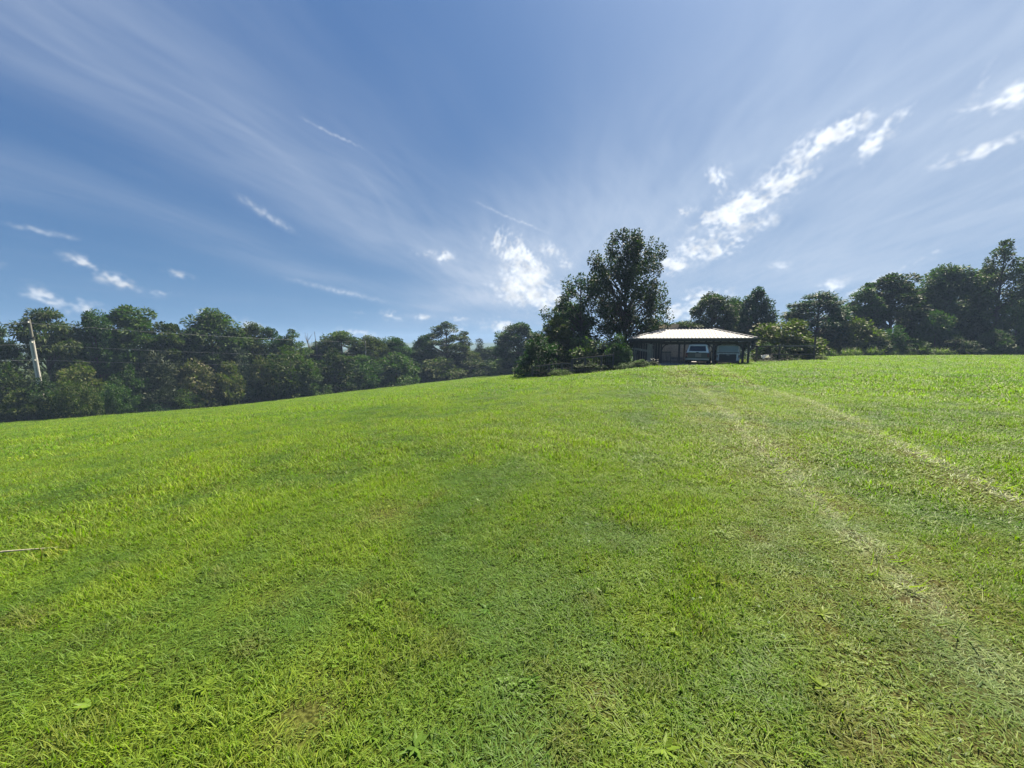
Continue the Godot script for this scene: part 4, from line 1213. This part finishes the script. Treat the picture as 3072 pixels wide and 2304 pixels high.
func pole(at: Vector3, h: float, lean: float, label: String, full: bool) -> Node3D:
	var t := thing("utility_pole", label, "utility pole", at)
	t.rotation.z = lean
	var g := Geo.new()
	g.tube([Vector3(0, -0.6, 0), Vector3(0, h * 0.6, 0), Vector3(0, h - 2.0, 0)], [0.15, 0.135, 0.125], 12)
	put("shaft", g.done(M.pole), t)
	var top := Geo.new()
	top.tube([Vector3(0, h - 2.0, 0), Vector3(0, h - 0.02, 0), Vector3(0, h, 0)], [0.123, 0.11, 0.02], 12)
	put("shaft_top", top.done(M.pole_top), t)
	if full:
		one_box("cable_guard", t, Vector3(-0.1, h * 0.42, 0.14), Vector3(0.13, h * 0.72, 0.07), M.guard)
		var clamp := Geo.new()
		clamp.disc(Vector3(0, h - 2.0, 0), Vector3.UP, 0.2, 0.16, 14)
		put("clamp", clamp.done(M.iron), t)
		one_bar("bracket", t, Vector3(0.1, h - 1.95, 0.05), Vector3(0.75, h - 1.5, 0.1), 0.05, 0.06, M.iron)
	for y in [h - 0.3, h - 2.35, h - 4.2]:
		one_box("insulator", t, Vector3(0.1, y, 0.17), Vector3(0.1, 0.14, 0.12), M.guard)
	return t

func make_wires() -> void:
	var a := Vector3(-49.15, ground(-49.15, -40.0), -40.0)
	pole(a, 10.45, deg_to_rad(2.7), "leaning bare utility pole with a white cable guard at the wood's edge", true)
	var b := Vector3(-27.5, ground(-27.5, -72.5), -72.5)
	pole(b, 9.2, 0.0, "far thin utility pole where the wires end above the tree line", false)
	var names := ["highest of the three wires strung along the left wood", "middle one of the three wires strung along the left wood", "lowest of the three wires strung along the left wood"]
	var ya := [3.62, 1.42, -0.15]
	var yb := [1.78, -0.7, -2.3]
	var before := Vector3(-62.0, 0, -20.0)
	var yc := [4.9, 2.8, 1.3]
	for k in 3:
		var g := Geo.new()
		var pts := []
		var rad := []
		var p0 := Vector3(before.x, yc[k], before.z)
		var p1 := Vector3(a.x - 0.2, ya[k], a.z + 0.24)
		var p2 := Vector3(b.x, yb[k], b.z + 0.24)
		for i in 9:
			var s := i / 8.0
			pts.append(p0.lerp(p1, s) - Vector3(0, 0.5 * 4.0 * s * (1.0 - s), 0))
			rad.append(0.009)
		for i in range(1, 21):
			var s := i / 20.0
			pts.append(p1.lerp(p2, s) - Vector3(0, 0.35 * 4.0 * s * (1.0 - s), 0))
			rad.append(0.009)
		g.tube(pts, rad, 5)
		tag(put("power_line", g.done(M.wire), self), names[k], "wire", "wires along the left wood")

func make_small() -> void:
	var g := Geo.new()
	var q := [Vector3(-7.2, 0, -2.9), Vector3(-5.6, 0, -3.15), Vector3(-4.6, 0, -3.3), Vector3(-4.15, 0, -3.36)]
	var pts := []
	for p in q:
		pts.append(Vector3(p.x, ground(p.x, p.z) + 0.035 + 0.02 * sin(p.x * 5.0), p.z))
	g.tube(pts, [0.012, 0.0105, 0.008, 0.004], 8)
	tag(put("stick", g.done(M.straw), self), "long pale stick lying in the grass at the left edge", "stick")
	rng.seed = 88
	var bloom := Geo.new()
	bloom.tube([Vector3(0, 0, 0), Vector3(0.004, 0.035, 0), Vector3(0.006, 0.06, 0)], [0.0012, 0.0012, 0.001], 4, Color(0.08, 0.16, 0.03))
	for i in 60:
		var d := random_dir()
		bloom.leaf(Vector3(0.006, 0.064, 0) + d * 0.004, (d + Vector3(0, 0.3, 0)).normalized(), random_dir(), 0.010, 0.004, Color(0.62, 0.62, 0.55))
	var bm := bloom.done(M.leaf)
	var spots := [[1.1, -2.18], [1.14, -2.2], [1.45, -2.13], [1.46, -2.07], [1.43, -1.88], [1.49, -1.36], [1.73, -1.32], [2.03, -2.28], [1.3, -2.59], [1.43, -1.99], [1.2, -3.4], [2.6, -3.1], [0.62, -2.9], [1.95, -1.62], [2.3, -1.95], [1.6, -1.7]]
	for s in spots:
		var o := put("clover_flower", bm, self, Vector3(s[0], ground(s[0], s[1]), s[1]))
		o.rotation = Vector3(rng.randf_range(-0.3, 0.3), rng.randf() * TAU, rng.randf_range(-0.3, 0.3))
		o.scale = Vector3.ONE * rng.randf_range(0.55, 0.8)
		tag(o, "tiny white clover bloom standing in the grass beside the tracks", "flower", "clover blooms in the grass")
	# white blooms on the small bush beside the slab
	var fl := Geo.new()
	for i in 15:
		var p := Vector3(rng.randf_range(-0.4, 0.4), rng.randf_range(0.3, 0.72), rng.randf_range(0.1, 0.42))
		for k in 6:
			var d := Vector3(cos(TAU * k / 6.0), 0.25, sin(TAU * k / 6.0)).normalized()
			fl.leaf(p, d, Vector3.UP, 0.07, 0.05, Color.WHITE)
	for c in get_children():
		if str(c.name).begins_with("flowering_bush"):
			var b := put("blooms", fl.done(M.petal), c)
			b.set_meta("kind", "stuff")
			b.scale = Vector3.ONE / c.scale
	var h := thing("brush_pile", "grey heap of cut brush beside the carport's right corner", "brush pile", Vector3(20.3, ground(20.3, -31.2), -31.2))
	for i in 34:
		var e := Geo.new()
		var p := Vector3(rng.randf_range(-0.9, 0.9), rng.randf_range(0.02, 0.25), rng.randf_range(-0.5, 0.5))
		var d := Vector3(rng.randf_range(-0.7, 0.7), rng.randf_range(0.05, 0.55), rng.randf_range(-0.4, 0.4))
		e.tube([p, p + d * 0.5 + random_dir() * 0.04, p + d], [0.022, 0.016, 0.006], 5)
		put("branch", e.done(M.dead_bark), h)
	var s := thing("plastic_sheet", "crumpled white plastic sheet lying over the brush heap", "plastic sheet", Vector3(20.75, ground(20.75, -31.5) + 0.3, -31.5))
	var sh := Geo.new()
	var f := noise(1.6, 8, 3)
	var grid := []
	for iz in 9:
		for x in 13:
			var px := (x - 6) / 6.0 * 0.3
			var pz := (iz - 4) / 4.0 * 0.18
			grid.append(Vector3(px, 0.16 + f.get_noise_2d(px * 2.2, pz * 2.2) * 0.3 - 0.5 * px * px - 0.6 * pz * pz, pz))
	for iz in 8:
		for x in 12:
			var i := iz * 13 + x
			sh.quad(grid[i], grid[i + 1], grid[i + 14], grid[i + 13])
	put("sheet", sh.done(M.petal), s)

# ------------------------------------------------------------------ start
const SUN_EL := 54.0
const SUN_AZ := 34.0

func _ready() -> void:
	var cam := Camera3D.new()
	cam.name = "camera"
	cam.position = Vector3(0, 1.6, 0)
	cam.rotation_degrees = Vector3(-6.1, 0, 0)
	cam.fov = 89.9
	cam.near = 0.05
	cam.far = 4000.0
	add_child(cam)
	var env := Environment.new()
	env.background_mode = Environment.BG_SKY
	env.sky = Sky.new()
	env.sky.sky_material = make_sky()
	env.background_energy_multiplier = 1.0
	env.tonemap_mode = Environment.TONE_MAPPER_LINEAR
	env.tonemap_exposure = 3.4
	env.sdfgi_enabled = true
	env.ssao_enabled = true
	env.ssil_enabled = true
	env.fog_enabled = true
	env.fog_light_color = Color(0.72, 0.84, 1.0)
	env.fog_density = 0.00055
	var we := WorldEnvironment.new()
	we.name = "world"
	we.environment = env
	add_child(we)
	var sun := DirectionalLight3D.new()
	sun.name = "sun"
	sun.light_energy = 1.6
	sun.light_color = Color(1.0, 0.95, 0.86)
	sun.light_angular_distance = 0.5
	sun.shadow_enabled = true
	sun.rotation_degrees = Vector3(-SUN_EL, 180.0 - SUN_AZ, 0)
	add_child(sun)
	n_big = noise(0.2, 1, 4)
	n_mid = noise(0.7, 2, 3)
	n_fine = noise(1.7, 3, 3)
	make_materials()
	make_land()
	make_ground()
	make_house()
	make_carport()
	make_vegetation()
	make_car()
	make_van()
	make_fences()
	make_wires()
	make_grass()
	make_small()
